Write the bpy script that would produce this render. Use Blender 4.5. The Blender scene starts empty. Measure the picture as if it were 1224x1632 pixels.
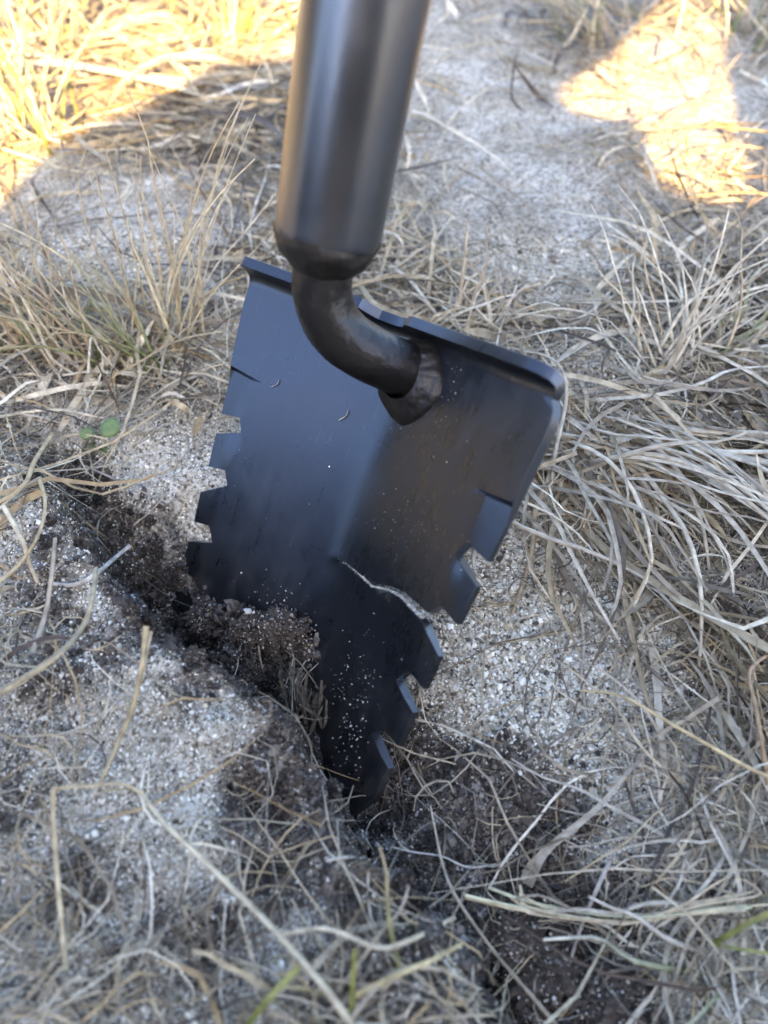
import bpy, bmesh, math, random
import numpy as np
from mathutils import Vector, Matrix, geometry, noise as mnoise

random.seed(7)
RNG = np.random.default_rng(11)
SC = bpy.context.scene
COL = SC.collection

# ------------------------------------------------------------------ camera
PITCH = math.radians(55.0)
CAM_H = 0.205
FOC = 1224.0
CX, CY = 612.0, 816.0
cp, sp = math.cos(PITCH), math.sin(PITCH)
CAM = np.array([0.0, 0.0, CAM_H])
M_CAM = np.array([[1, 0, 0], [0, -sp, cp], [0, -cp, -sp]], float)   # photo axes (right, down, forward) to world

cam_data = bpy.data.cameras.new('camera')
cam_data.sensor_fit = 'VERTICAL'
cam_data.sensor_height = 24.0
cam_data.lens = 18.0
cam_data.clip_start = 0.004
cam_data.clip_end = 400.0
cam_data.dof.use_dof = True
cam_data.dof.focus_distance = 0.232
cam_data.dof.aperture_fstop = 5.6
cam = bpy.data.objects.new('camera', cam_data)
COL.objects.link(cam)
cam.location = CAM
cam.rotation_euler = (math.radians(90.0) - PITCH, 0, 0)
SC.camera = cam

# ------------------------------------------------------------------ light
SUN_EL = math.radians(31.0)
SUN_AZ = math.radians(8.0)          # light travels away from the camera, a little to the left
LDIR = np.array([-math.sin(SUN_AZ) * math.cos(SUN_EL), math.cos(SUN_AZ) * math.cos(SUN_EL), -math.sin(SUN_EL)])
world = bpy.data.worlds.new('World')
SC.world = world
world.use_nodes = True
wn = world.node_tree.nodes
wl = world.node_tree.links
wn.clear()
w_out = wn.new('ShaderNodeOutputWorld')
w_bg = wn.new('ShaderNodeBackground')
w_sky = wn.new('ShaderNodeTexSky')
w_sky.sky_type = 'NISHITA'
w_sky.sun_disc = False
w_sky.sun_elevation = SUN_EL
w_sky.sun_rotation = math.pi - SUN_AZ
w_sky.air_density = 0.7
w_sky.dust_density = 2.2
w_sky.ozone_density = 0.3
w_bg.inputs['Strength'].default_value = 0.13
wl.new(w_sky.outputs[0], w_bg.inputs['Color'])
wl.new(w_bg.outputs[0], w_out.inputs['Surface'])

sun_data = bpy.data.lights.new('sun', 'SUN')
sun_data.energy = 5.0
sun_data.angle = math.radians(0.35)
sun_data.color = (1.0, 0.63, 0.25)
sun = bpy.data.objects.new('sun', sun_data)
COL.objects.link(sun)
sun.rotation_euler = Vector(LDIR).to_track_quat('-Z', 'Y').to_euler()
sun.location = (1, -3, 2)

SC.view_settings.view_transform = 'Standard'
SC.view_settings.look = 'None'
SC.view_settings.gamma = 1.0
SC.view_settings.exposure = 3.06
SC.view_settings.use_curve_mapping = False
SC.render.engine = 'CYCLES'
SC.cycles.use_denoising = True
SC.cycles.max_bounces = 4
SC.cycles.adaptive_threshold = 0.03

# ------------------------------------------------------------------ helpers
def fbm_hash(ix, iy, seed):
    n = (ix.astype(np.int64) * 374761393 + iy.astype(np.int64) * 668265263 + seed * 974634777) & 0xFFFFFFFF
    n = ((n ^ (n >> 13)) * 1274126177) & 0xFFFFFFFF
    n = n ^ (n >> 16)
    return (n & 0xFFFF) / 65535.0

def vnoise(x, y, seed=0):
    x = np.asarray(x, float); y = np.asarray(y, float)
    ix = np.floor(x); iy = np.floor(y)
    fx = x - ix; fy = y - iy
    fx = fx * fx * fx * (fx * (fx * 6 - 15) + 10); fy = fy * fy * fy * (fy * (fy * 6 - 15) + 10)
    ix = ix.astype(np.int64); iy = iy.astype(np.int64)
    a = fbm_hash(ix, iy, seed); b = fbm_hash(ix + 1, iy, seed)
    c = fbm_hash(ix, iy + 1, seed); d = fbm_hash(ix + 1, iy + 1, seed)
    return (a + (b - a) * fx) * (1 - fy) + (c + (d - c) * fx) * fy

def fbm(x, y, scale, octaves=3, seed=0):
    s = np.zeros(np.shape(x)); amp = 1.0; tot = 0.0; f = 1.0 / scale
    for k in range(octaves):
        s = s + amp * (vnoise(np.asarray(x) * f + 17.3 * k, np.asarray(y) * f - 9.1 * k, seed + k) - 0.5)
        tot += amp; amp *= 0.5; f *= 2.03
    return s / tot

def sstep(a, b, x):
    t = np.clip((np.asarray(x, float) - a) / (b - a), 0, 1)
    return t * t * (3 - 2 * t)

def ray(x, y):
    return M_CAM @ np.array([(x - CX) / FOC, (y - CY) / FOC, 1.0])

def px(x, y, z=0.0):
    r = ray(x, y)
    return CAM + r * ((z - CAM_H) / r[2])

# ------------------------------------------------------------------ lie of the land
# pose of the spade blade, photo axes, millimetres
R_B = np.array([[0.7091230549828644, -0.34100257010304125, 0.6171399679770159], [0.40050858226938346, 0.9151639496421212, 0.04547329770247496], [-0.5802907619634489, 0.2149236898494205, 0.7855383116826508]])
T_B = np.array([9.221160802486501, -46.60983461333636, 217.4968999345852])
PHI = 0.2808

_DZ = R_B.T @ (M_CAM.T @ np.array([0, 0, 1.0])) * 1000.0
SOIL_A = [-60, -52, -47, -41, -30, -20, -12, -4, 4, 12, 20, 28, 36, 44, 50, 60]
SOIL_V = [84, 90, 96, 100, 99, 96, 93, 93, 97, 102, 105, 110, 114, 115, 112, 106]
def blade_cut(X, Y, z):
    """keep the soil behind the sheet of the blade above the line where it enters the ground"""
    L0 = ((np.stack([X - CAM[0], Y - CAM[1], np.zeros_like(X) - CAM[2]], -1) @ M_CAM) * 1000.0 - T_B) @ R_B
    zb = np.zeros_like(X)
    for _ in range(5):
        xl = L0[..., 0] + _DZ[0] * zb
        zb = (-np.sqrt(xl * xl + 121.0) * math.tan(PHI) - L0[..., 2]) / _DZ[2]
    a = (L0[..., 0] + _DZ[0] * zb) / math.cos(PHI); v = L0[..., 1] + _DZ[1] * zb
    lim = np.interp(a, SOIL_A, SOIL_V)
    m = (np.abs(a) < 62) & (v < lim) & (v > -5)
    cut = zb - 0.0045 - 0.0006 * np.clip(lim - v, 0, 6) / 6
    return np.where(m, np.minimum(z, cut), z)

EDGE_PX = [(-420, 250), (-200, 460), (-60, 590), (60, 680), (115, 775), (160, 865), (225, 935), (300, 1005), (395, 1050), (475, 1105),
           (522, 1165), (552, 1270), (585, 1335), (690, 1415), (785, 1490), (818, 1560), (835, 1640), (850, 1800), (870, 2100)]
EDGE = np.array([px(x, y, 0.011)[:2] for x, y in EDGE_PX])

def edge_info(X, Y):
    """signed distance to the torn sod edge (positive on the sod side) and position along it"""
    X = np.asarray(X, float); Y = np.asarray(Y, float)
    best = np.full(X.shape, 1e9); sgn = np.ones(X.shape); pos = np.zeros(X.shape)
    for i in range(len(EDGE) - 1):
        a = EDGE[i]; b = EDGE[i + 1]; ab = b - a; L2 = ab @ ab
        t = np.clip(((X - a[0]) * ab[0] + (Y - a[1]) * ab[1]) / L2, 0, 1)
        dx = X - a[0] - t * ab[0]; dy = Y - a[1] - t * ab[1]
        d = np.hypot(dx, dy)
        cr = ab[0] * (Y - a[1]) - ab[1] * (X - a[0])
        m = d < best
        best = np.where(m, d, best); sgn = np.where(m, np.where(cr < 0, 1.0, -1.0), sgn); pos = np.where(m, i + t, pos)
    return best * sgn, pos

def land(X, Y):
    X = np.asarray(X, float); Y = np.asarray(Y, float)
    s, pos = edge_info(X, Y)
    near = np.exp(-(np.hypot(X, Y - 0.15) / 0.8) ** 2)
    z = 0.010 * fbm(X, Y, 0.11, 3, 3) + 0.0016 * near * fbm(X, Y, 0.013, 3, 9) * 2
    sw = s + 0.009 * fbm(X, Y, 0.016, 3, 21) + 0.004 * fbm(X, Y, 0.0045, 2, 27)
    # raised sod
    plate = np.interp(pos, [0, 3, 4.5, 6, 8, 10, 12, 14, 18], [0.004, 0.006, 0.012, 0.016, 0.016, 0.015, 0.014, 0.012, 0.010])
    fall = np.exp(-(np.clip(s, 0, None) / 0.16) ** 2)
    up = sstep(-0.001, 0.007, sw)
    z = z + plate * up * (0.35 + 0.65 * fall)
    z = z + up * (0.015 * fbm(X, Y, 0.026, 4, 33) * np.exp(-(s / 0.07) ** 2) + 0.0075 * near * fbm(X, Y, 0.008, 4, 37) * (0.45 + 0.55 * np.exp(-(s / 0.05) ** 2)))
    # pit along the far side of the tear
    dep = np.interp(pos, [0, 3, 4, 5, 6, 7.5, 9, 10.5, 11.5, 12.5, 13.5, 15, 17], [0.0, 0.001, 0.010, 0.026, 0.032, 0.026, 0.020, 0.020, 0.017, 0.009, 0.013, 0.020, 0.018])
    wid = np.interp(pos, [3, 5, 7, 9, 11, 13, 16], [0.012, 0.021, 0.024, 0.030, 0.036, 0.030, 0.040])
    z = z - dep * (1 - up) * np.exp(-(np.clip(-sw, 0, None) / wid) ** 2)
    crumbs = np.exp(-(np.clip(-sw, 0, None) / 0.04) ** 2) * (1 - up)
    z = z + crumbs * (0.008 * fbm(X, Y, 0.014, 4, 41) + 0.005 * fbm(X, Y, 0.006, 3, 47))
    # small hummock of turf on the right behind the spade and gentle swell on the left
    c = px(980, 760)[:2]
    z = z + 0.010 * np.exp(-(((X - c[0]) ** 2 + (Y - c[1]) ** 2) / 0.075 ** 2))
    c = px(150, 560)[:2]
    z = z + 0.008 * np.exp(-(((X - c[0]) ** 2 + (Y - c[1]) ** 2) / 0.06 ** 2))
    for c, r, a in HOLES:
        z = z - a * np.exp(-((X - c[0] + 0.006 * fbm(X, Y, 0.006, 2, 131)) ** 2 + (Y - c[1]) ** 2) / r ** 2)
    z = blade_cut(X, Y, z)
    far = sstep(3.0, 30.0, np.hypot(X, Y))
    return z * (1 - far) + far * 0.4 * fbm(X, Y, 9.0, 2, 60)


def density(xs, ys):
    """how thickly the dead grass lies, by place in the photo"""
    d = np.where(ys > 1150, 0.08, np.where(ys < 650, 0.18, 0.11))
    def blob(cx, cy, rx, ry, amt, ang=0.0):
        nonlocal d
        c, s = math.cos(ang), math.sin(ang)
        u = ((xs - cx) * c + (ys - cy) * s) / rx; v = (-(xs - cx) * s + (ys - cy) * c) / ry
        d = d + amt * np.exp(-(u * u + v * v))
    # thick mats
    blob(1020, 800, 190, 170, 0.62, 0.6); blob(1180, 1080, 130, 190, 0.42); blob(130, 40, 400, 120, 0.8); blob(330, 215, 190, 70, 0.6)
    blob(1130, 500, 190, 140, 0.5); blob(200, 610, 260, 70, 0.6); blob(760, 520, 150, 70, 0.5); blob(600, 1590, 240, 60, 0.25); blob(1130, 1420, 150, 220, 0.30)
    blob(1050, 40, 260, 90, 0.5); blob(980, 240, 90, 80, 0.35); blob(40, 760, 90, 160, 0.12); blob(-300, 700, 300, 900, 0.3); blob(1550, 800, 260, 900, 0.4)
    blob(60, 1560, 200, 120, 0.10); blob(700, 330, 60, 60, 0.25)
    blob(330, 250, 200, 100, 0.3); blob(690, 330, 80, 110, 0.4); blob(450, 400, 130, 80, 0.35); blob(640, 430, 190, 80, 0.35); blob(930, 470, 120, 60, 0.12); blob(760, 170, 120, 40, 0.15)
    # bare sand
    blob(230, 350, 170, 55, -0.6); blob(830, 330, 160, 120, -0.7, 0.5); blob(720, 110, 90, 110, -0.15); blob(850, 1080, 150, 150, -0.4); blob(230, 850, 130, 110, -0.3, 0.7)
    blob(1110, 130, 90, 90, -0.4); blob(880, 1450, 120, 130, -0.2); blob(760, 1000, 110, 200, -0.4); blob(700, 1230, 190, 120, -0.25); blob(480, 1300, 200, 120, -0.15)
    return np.clip(d, 0.02, 1.2)

PATCH = [(px(x, y, 0.012)[:2], r / 1000.0, a) for x, y, r, a in ((430, 1265, 13, 1), (250, 1015, 9, 1), (470, 1180, 9, .9), (330, 1120, 8, .8), (95, 1090, 12, .8), (30, 1290, 11, .7), (450, 1395, 11, .9),
         (180, 1060, 9, .7), (560, 1420, 12, .9), (640, 1480, 10, .8), (150, 1420, 12, .7), (330, 1500, 14, .7), (60, 940, 10, .7), (520, 1330, 12, .9), (210, 1560, 12, .6))]
HOLES = [(px(x, y, 0.012)[:2], r / 1000.0, a / 1000.0) for x, y, r, a in ((440, 1372, 5, 8), (250, 1010, 5, 8), (398, 1268, 6, 7), (455, 1300, 4, 5), (330, 1530, 6, 6), (60, 1420, 5, 5), (640, 1450, 5, 5), (140, 1190, 4, 4))]
def dark_patch(X, Y):
    m = np.zeros(np.shape(X))
    wx = X + 0.010 * fbm(X, Y, 0.012, 3, 101); wy = Y + 0.010 * fbm(X, Y, 0.012, 3, 107)
    for c, r, a in PATCH:
        m = np.maximum(m, a * np.exp(-(((wx - c[0]) ** 2 + (wy - c[1]) ** 2) / r ** 2) ** 1.5))
    return m

def thatch_shade(X, Y):
    """dark rotted leaf layer under the thick mats of grass, with shadow beneath the straws painted in"""
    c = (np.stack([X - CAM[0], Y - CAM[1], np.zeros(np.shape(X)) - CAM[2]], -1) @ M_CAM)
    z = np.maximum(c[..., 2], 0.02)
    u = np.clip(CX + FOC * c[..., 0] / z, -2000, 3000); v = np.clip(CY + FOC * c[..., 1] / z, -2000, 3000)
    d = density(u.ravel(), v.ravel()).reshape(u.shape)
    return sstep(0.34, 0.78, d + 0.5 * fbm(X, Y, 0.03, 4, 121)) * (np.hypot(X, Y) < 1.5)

def damp(X, Y):
    """how dark and freshly dug the soil is, 0 dry sand to 1 dark loam"""
    s, pos = edge_info(X, Y)
    n = fbm(X, Y, 0.03, 4, 71); n2 = fbm(X, Y, 0.008, 3, 77)
    k = np.interp(pos, [0, 2.5, 4, 6, 8, 11, 13, 16], [0.0, 0.25, 1, 1, 1, 1, 1, 1])
    wr = np.interp(pos, [4, 7, 9, 11, 12, 13.5, 16], [0.020, 0.024, 0.026, 0.042, 0.055, 0.050, 0.055])
    pit = np.exp(-(np.clip(-s, 0, None) / wr) ** 2) * (s < 0.004)
    lip = np.exp(-((s - 0.004) / 0.010) ** 2) * 0.8
    v = np.maximum(pit, lip) * k + n * 0.75 + n2 * 0.35
    mott = sstep(-0.08, 0.12, fbm(X, Y, 0.030, 5, 83)) * np.exp(-(s / 0.12) ** 2) * (s > 0) * 0.6
    base = 0.10 + 0.30 * sstep(0.02, 0.25, n)
    return np.clip(np.maximum.reduce([sstep(0.25, 0.80, v), base * 0.3, mott, dark_patch(X, Y), 0.72 * thatch_shade(X, Y)]), 0, 1)  # last term: leaf layer plus painted shadow under the straws

GX0, GY0, GST = -0.75, -0.15, 0.0015
_gx = np.arange(GX0, 0.75, GST); _gy = np.arange(GY0, 1.0, GST)
GRID = land(*np.meshgrid(_gx, _gy))
def hgt(x, y):
    """ground height looked up from a fine grid (falls back to the full function outside it)"""
    u = (np.asarray(x, float) - GX0) / GST; v = (np.asarray(y, float) - GY0) / GST
    if np.any((u < 0) | (v < 0) | (u > len(_gx) - 2) | (v > len(_gy) - 2)):
        return land(x, y)
    i = u.astype(int); j = v.astype(int); fu = u - i; fv = v - j
    return (GRID[j, i] * (1 - fu) + GRID[j, i + 1] * fu) * (1 - fv) + (GRID[j + 1, i] * (1 - fu) + GRID[j + 1, i + 1] * fu) * fv

def on_land(x, y, dz=0.0):
    """world point where the sight line through photo pixel (x, y) meets the ground raised by dz"""
    r = ray(x, y)
    ts = np.linspace(0.10, 1.6, 600)
    P = CAM[None] + r[None] * ts[:, None]
    P = P[P[:, 1] < 0.98]; ts = ts[:len(P)]
    h = hgt(P[:, 0], P[:, 1]) + dz
    k = np.argmax(P[:, 2] < h)
    if k == 0:
        return px(x, y, dz)
    a, b = ts[k - 1], ts[k]
    for _ in range(12):
        m = (a + b) / 2; q = CAM + r * m
        if q[2] < hgt(q[0], q[1]) + dz: b = m
        else: a = m
    return CAM + r * b

def link(name, mesh, mat=None, parent=None):
    o = bpy.data.objects.new(name, mesh)
    COL.objects.link(o)
    if mat is not None and not mesh.materials:
        mesh.materials.append(mat)
    if parent is not None:
        o.parent = parent
    return o

def empty(name, loc):
    o = bpy.data.objects.new(name, None)
    o.empty_display_size = 0.01
    o.location = [float(v) for v in loc]
    COL.objects.link(o)
    return o

def tag(o, label=None, cat=None, group=None, kind=None):
    if label: o['label'] = label
    if cat: o['category'] = cat
    if group: o['group'] = group
    if kind: o['kind'] = kind
    return o

def mesh_np(name, V, Fq, smooth=True, tint=None):
    """fast mesh from numpy: V (n,3), Fq (m,4) quads or (m,3) triangles"""
    me = bpy.data.meshes.new(name)
    k = Fq.shape[1]
    me.vertices.add(len(V)); me.vertices.foreach_set('co', np.asarray(V, np.float32).ravel())
    me.loops.add(Fq.size); me.loops.foreach_set('vertex_index', np.asarray(Fq, np.int32).ravel())
    me.polygons.add(len(Fq))
    me.polygons.foreach_set('loop_start', np.arange(0, Fq.size, k, dtype=np.int32))
    me.polygons.foreach_set('loop_total', np.full(len(Fq), k, np.int32))
    if tint is not None:
        at = me.attributes.new('tint', 'FLOAT_COLOR', 'POINT')
        c = np.ones((len(V), 4), np.float32); c[:, :3] = tint
        at.data.foreach_set('color', c.ravel())
    me.update(calc_edges=True)
    if smooth:
        me.polygons.foreach_set('use_smooth', np.ones(len(Fq), bool))
    return me

# ------------------------------------------------------------------ materials
def new_mat(name):
    m = bpy.data.materials.new(name)
    m.use_nodes = True
    nt = m.node_tree
    b = nt.nodes['Principled BSDF']
    return m, nt, b

def N(nt, kind, **kw):
    n = nt.nodes.new(kind)
    for k, v in kw.items():
        if k.startswith('_'):
            setattr(n, k[1:], v)
        else:
            n.inputs[k.replace('_', ' ')].default_value = v
    return n

def ramp(nt, fac, stops):
    r = nt.nodes.new('ShaderNodeValToRGB')
    el = r.color_ramp.elements
    while len(el) > 1: el.remove(el[-1])
    el[0].position = stops[0][0]; el[0].color = (*stops[0][1], 1)
    for p, c in stops[1:]:
        e = el.new(p); e.color = (*c, 1)
    nt.links.new(fac, r.inputs[0])
    return r.outputs[0]

def mixc(nt, a, b, fac, mode='MIX'):
    m = nt.nodes.new('ShaderNodeMix'); m.data_type = 'RGBA'; m.blend_type = mode
    for i, v in ((6, a), (7, b)):
        if hasattr(v, 'links'): nt.links.new(v, m.inputs[i])
        else: m.inputs[i].default_value = (*v, 1)
    if hasattr(fac, 'links'): nt.links.new(fac, m.inputs[0])
    else: m.inputs[0].default_value = fac
    return m.outputs[2]

def mat_ground():
    m, nt, b = new_mat('sandy_soil')
    geo = N(nt, 'ShaderNodeNewGeometry')
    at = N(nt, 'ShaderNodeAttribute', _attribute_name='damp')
    vor = N(nt, 'ShaderNodeTexVoronoi', Scale=950.0)
    nt.links.new(geo.outputs['Position'], vor.inputs['Vector'])
    vor2 = N(nt, 'ShaderNodeTexVoronoi', Scale=1900.0)
    nt.links.new(geo.outputs['Position'], vor2.inputs['Vector'])
    n1 = N(nt, 'ShaderNodeTexNoise', Scale=26.0, Detail=6.0, Roughness=0.65)
    nt.links.new(geo.outputs['Position'], n1.inputs['Vector'])
    sepc = N(nt, 'ShaderNodeSeparateColor'); nt.links.new(vor.outputs['Color'], sepc.inputs[0])
    sand = ramp(nt, sepc.outputs[0], [(0.0, (0.11, 0.095, 0.075)), (0.2, (0.33, 0.31, 0.255)), (0.6, (0.50, 0.485, 0.43)), (1.0, (0.70, 0.69, 0.64))])
    soil = ramp(nt, sepc.outputs[1], [(0.0, (0.019, 0.015, 0.012)), (0.6, (0.066, 0.052, 0.040)), (0.85, (0.155, 0.13, 0.10)), (1.0, (0.36, 0.33, 0.28))])
    stain = ramp(nt, n1.outputs[0], [(0.35, (0.62, 0.57, 0.50)), (0.62, (1.0, 0.98, 0.96))])
    sand = mixc(nt, sand, stain, 1.0, 'MULTIPLY')
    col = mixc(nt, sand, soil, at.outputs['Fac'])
    fa = N(nt, 'ShaderNodeAttribute', _attribute_name='turf')
    n4 = N(nt, 'ShaderNodeTexNoise', Scale=3.0, Detail=8.0, Roughness=0.7); nt.links.new(geo.outputs['Position'], n4.inputs['Vector'])
    turf = ramp(nt, n4.outputs[0], [(0.3, (0.045, 0.05, 0.022)), (0.7, (0.15, 0.125, 0.07))])
    col = mixc(nt, col, turf, fa.outputs['Fac'])
    nt.links.new(col, b.inputs['Base Color'])
    b.inputs['Roughness'].default_value = 0.9
    b.inputs['Specular IOR Level'].default_value = 0.25
    bm1 = N(nt, 'ShaderNodeBump', Strength=0.9, Distance=0.0008)
    nt.links.new(vor.outputs['Distance'], bm1.inputs['Height']); bm1.invert = True
    bm2 = N(nt, 'ShaderNodeBump', Strength=0.8, Distance=0.0015)
    n2 = N(nt, 'ShaderNodeTexNoise', Scale=260.0, Detail=4.0)
    nt.links.new(geo.outputs['Position'], n2.inputs['Vector'])
    nt.links.new(n2.outputs[0], bm2.inputs['Height']); nt.links.new(bm1.outputs[0], bm2.inputs['Normal'])
    nt.links.new(bm2.outputs[0], b.inputs['Normal'])
    return m

def mat_tint(name, rough=0.7, trans=0.0, spec=0.3, instancer=False, streak=True):
    m, nt, b = new_mat(name)
    at = N(nt, 'ShaderNodeAttribute', _attribute_name='tint')
    if instancer: at.attribute_type = 'INSTANCER'
    col = at.outputs['Color']
    if streak:
        geo = N(nt, 'ShaderNodeNewGeometry')
        n1 = N(nt, 'ShaderNodeTexNoise', Scale=320.0, Detail=3.0)
        nt.links.new(geo.outputs['Position'], n1.inputs['Vector'])
        v = ramp(nt, n1.outputs[0], [(0.3, (0.62, 0.58, 0.54)), (0.65, (1.1, 1.08, 1.05))])
        col = mixc(nt, col, v, 1.0, 'MULTIPLY')
    nt.links.new(col, b.inputs['Base Color'])
    b.inputs['Roughness'].default_value = rough
    b.inputs['Specular IOR Level'].default_value = spec
    if trans:
        tr = N(nt, 'ShaderNodeBsdfTranslucent'); nt.links.new(col, tr.inputs['Color'])
        ms = N(nt, 'ShaderNodeMixShader'); ms.inputs[0].default_value = trans
        nt.links.new(b.outputs[0], ms.inputs[1]); nt.links.new(tr.outputs[0], ms.inputs[2])
        nt.links.new(ms.outputs[0], nt.nodes['Material Output'].inputs['Surface'])
    return m

def mat_steel(name, base, rough, dust=0.25, f0=(0.10, 0.115, 0.15), metal=0.5, brown=0.0, streaks=False, relief=0.12):
    """black satin coating with fine dust, rubbed streaks and speckles"""
    m, nt, b = new_mat(name)
    tc = N(nt, 'ShaderNodeTexCoord')
    n1 = N(nt, 'ShaderNodeTexNoise', Scale=38.0, Detail=6.0, Roughness=0.7)
    nt.links.new(tc.outputs['Object'], n1.inputs['Vector'])
    vor = N(nt, 'ShaderNodeTexVoronoi', Scale=420.0); nt.links.new(tc.outputs['Object'], vor.inputs['Vector'])
    sp_ = ramp(nt, vor.outputs['Distance'], [(0.05, (1, 1, 1)), (0.12, (0, 0, 0))])
    sepc = N(nt, 'ShaderNodeSeparateColor'); nt.links.new(vor.outputs['Color'], sepc.inputs[0])
    pick = ramp(nt, sepc.outputs[0], [(0.90, (0, 0, 0)), (0.93, (1, 1, 1))])
    patch = ramp(nt, n1.outputs[0], [(0.42, (0.05, 0.05, 0.05)), (0.72, (1, 1, 1))])
    fac = mixc(nt, mixc(nt, sp_, pick, 1.0, 'MULTIPLY'), patch, 1.0, 'MULTIPLY')
    film = N(nt, 'ShaderNodeMath', _operation='MULTIPLY'); film.inputs[1].default_value = dust
    nt.links.new(patch, film.inputs[0])
    c1 = mixc(nt, f0, (0.11, 0.095, 0.075), film.outputs[0])
    if brown:
        n3 = N(nt, 'ShaderNodeTexNoise', Scale=90.0, Detail=5.0, Roughness=0.7); nt.links.new(tc.outputs['Object'], n3.inputs['Vector'])
        bf = ramp(nt, n3.outputs[0], [(0.42, (0, 0, 0)), (0.7, (brown, brown, brown))])
        c1 = mixc(nt, c1, (0.14, 0.105, 0.07), bf)
    met = N(nt, 'ShaderNodeMath', _operation='MULTIPLY'); met.inputs[1].default_value = -metal
    rr = ramp(nt, n1.outputs[0], [(0.35, (rough, rough, rough)), (0.75, (rough + 0.12,) * 3)])
    if streaks:
        at = N(nt, 'ShaderNodeAttribute', _attribute_name='sheet_co')
        mp = N(nt, 'ShaderNodeMapping'); mp.inputs['Scale'].default_value = (0.55, 0.022, 1.0); mp.inputs['Rotation'].default_value = (0, 0, 0.10)
        nt.links.new(at.outputs['Vector'], mp.inputs['Vector'])
        ns = N(nt, 'ShaderNodeTexNoise', Scale=1.0, Detail=5.0, Roughness=0.6); nt.links.new(mp.outputs[0], ns.inputs['Vector'])
        sf = ramp(nt, ns.outputs[0], [(0.42, (0, 0, 0)), (0.74, (0.045, 0.045, 0.045))])
        c1 = mixc(nt, c1, (0.20, 0.21, 0.23), sf)
        mp2 = N(nt, 'ShaderNodeMapping'); mp2.inputs['Scale'].default_value = (2.6, 0.06, 1.0); mp2.inputs['Rotation'].default_value = (0, 0, -0.35)
        nt.links.new(at.outputs['Vector'], mp2.inputs['Vector'])
        n5 = N(nt, 'ShaderNodeTexNoise', Scale=1.0, Detail=2.0); nt.links.new(mp2.outputs[0], n5.inputs['Vector'])
        s5 = ramp(nt, n5.outputs[0], [(0.70, (0, 0, 0)), (0.74, (0.35, 0.35, 0.35))])
        c1 = mixc(nt, c1, (0.30, 0.29, 0.27), s5)
        ra = ramp(nt, ns.outputs[0], [(0.35, (0.0, 0.0, 0.0)), (0.75, (0.05, 0.05, 0.05))])
        rr = mixc(nt, rr, ra, 1.0, 'ADD')
        # soil smeared near the ground line and dust lying under the step
        sx = N(nt, 'ShaderNodeSeparateXYZ'); nt.links.new(at.outputs['Vector'], sx.inputs[0])
        low = N(nt, 'ShaderNodeMapRange'); low.inputs[1].default_value = 70; low.inputs[2].default_value = 118
        nt.links.new(sx.outputs[1], low.inputs[0])
        vd = N(nt, 'ShaderNodeVectorMath', _operation='DISTANCE'); vd.inputs[1].default_value = (30, 13, 0); nt.links.new(at.outputs['Vector'], vd.inputs[0])
        upd = N(nt, 'ShaderNodeMapRange'); upd.inputs[1].default_value = 30; upd.inputs[2].default_value = 4; upd.inputs[4].default_value = 0.55
        nt.links.new(vd.outputs['Value'], upd.inputs[0])
        mx = N(nt, 'ShaderNodeMath', _operation='MAXIMUM'); nt.links.new(low.outputs[0], mx.inputs[0]); nt.links.new(upd.outputs[0], mx.inputs[1])
        mp3 = N(nt, 'ShaderNodeMapping'); mp3.inputs['Scale'].default_value = (0.16, 0.07, 1.0); mp3.inputs['Rotation'].default_value = (0, 0, 0.3)
        nt.links.new(at.outputs['Vector'], mp3.inputs['Vector'])
        n7 = N(nt, 'ShaderNodeTexNoise', Scale=1.0, Detail=9.0, Roughness=0.78); nt.links.new(mp3.outputs[0], n7.inputs['Vector'])
        sm7 = ramp(nt, n7.outputs[0], [(0.46, (0, 0, 0)), (0.70, (0.75, 0.75, 0.75))])
        smear = N(nt, 'ShaderNodeMath', _operation='MULTIPLY'); nt.links.new(mx.outputs[0], smear.inputs[0]); nt.links.new(sm7, smear.inputs[1])
    c2 = mixc(nt, c1, (0.40, 0.37, 0.32), fac)
    if streaks:
        c2 = mixc(nt, c2, (0.05, 0.042, 0.034), smear.outputs[0])
        rr = mixc(nt, rr, (0.75, 0.75, 0.75), smear.outputs[0])
    # coat = dark body under a bluish satin film
    dk = N(nt, 'ShaderNodeBsdfPrincipled')
    nt.links.new(c2, b.inputs['Base Color'])
    b.inputs['Metallic'].default_value = 1.0
    nt.links.new(rr, b.inputs['Roughness'])
    d0 = mixc(nt, base, (0.10, 0.085, 0.065), film.outputs[0])
    if brown: d0 = mixc(nt, d0, (0.13, 0.095, 0.06), bf)
    d0 = mixc(nt, d0, (0.42, 0.39, 0.33), fac)
    if streaks: d0 = mixc(nt, d0, (0.13, 0.105, 0.08), smear.outputs[0])
    nt.links.new(d0, dk.inputs['Base Color']); nt.links.new(rr, dk.inputs['Roughness'])
    dk.inputs['Specular IOR Level'].default_value = 0.5
    ms = N(nt, 'ShaderNodeMixShader'); ms.inputs[0].default_value = metal
    nt.links.new(dk.outputs[0], ms.inputs[1]); nt.links.new(b.outputs[0], ms.inputs[2])
    nt.links.new(ms.outputs[0], nt.nodes['Material Output'].inputs['Surface'])
    bp = N(nt, 'ShaderNodeBump', Strength=relief, Distance=0.0002)
    n2 = N(nt, 'ShaderNodeTexNoise', Scale=700.0, Detail=2.0); nt.links.new(tc.outputs['Object'], n2.inputs['Vector'])
    nt.links.new(n2.outputs[0], bp.inputs['Height'])
    if relief > 0.2:
        bq = N(nt, 'ShaderNodeBump', Strength=0.8, Distance=0.0008)
        n6 = N(nt, 'ShaderNodeTexNoise', Scale=260.0, Detail=5.0); nt.links.new(tc.outputs['Object'], n6.inputs['Vector'])
        nt.links.new(n6.outputs[0], bq.inputs['Height']); nt.links.new(bp.outputs[0], bq.inputs['Normal']); bp = bq
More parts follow.
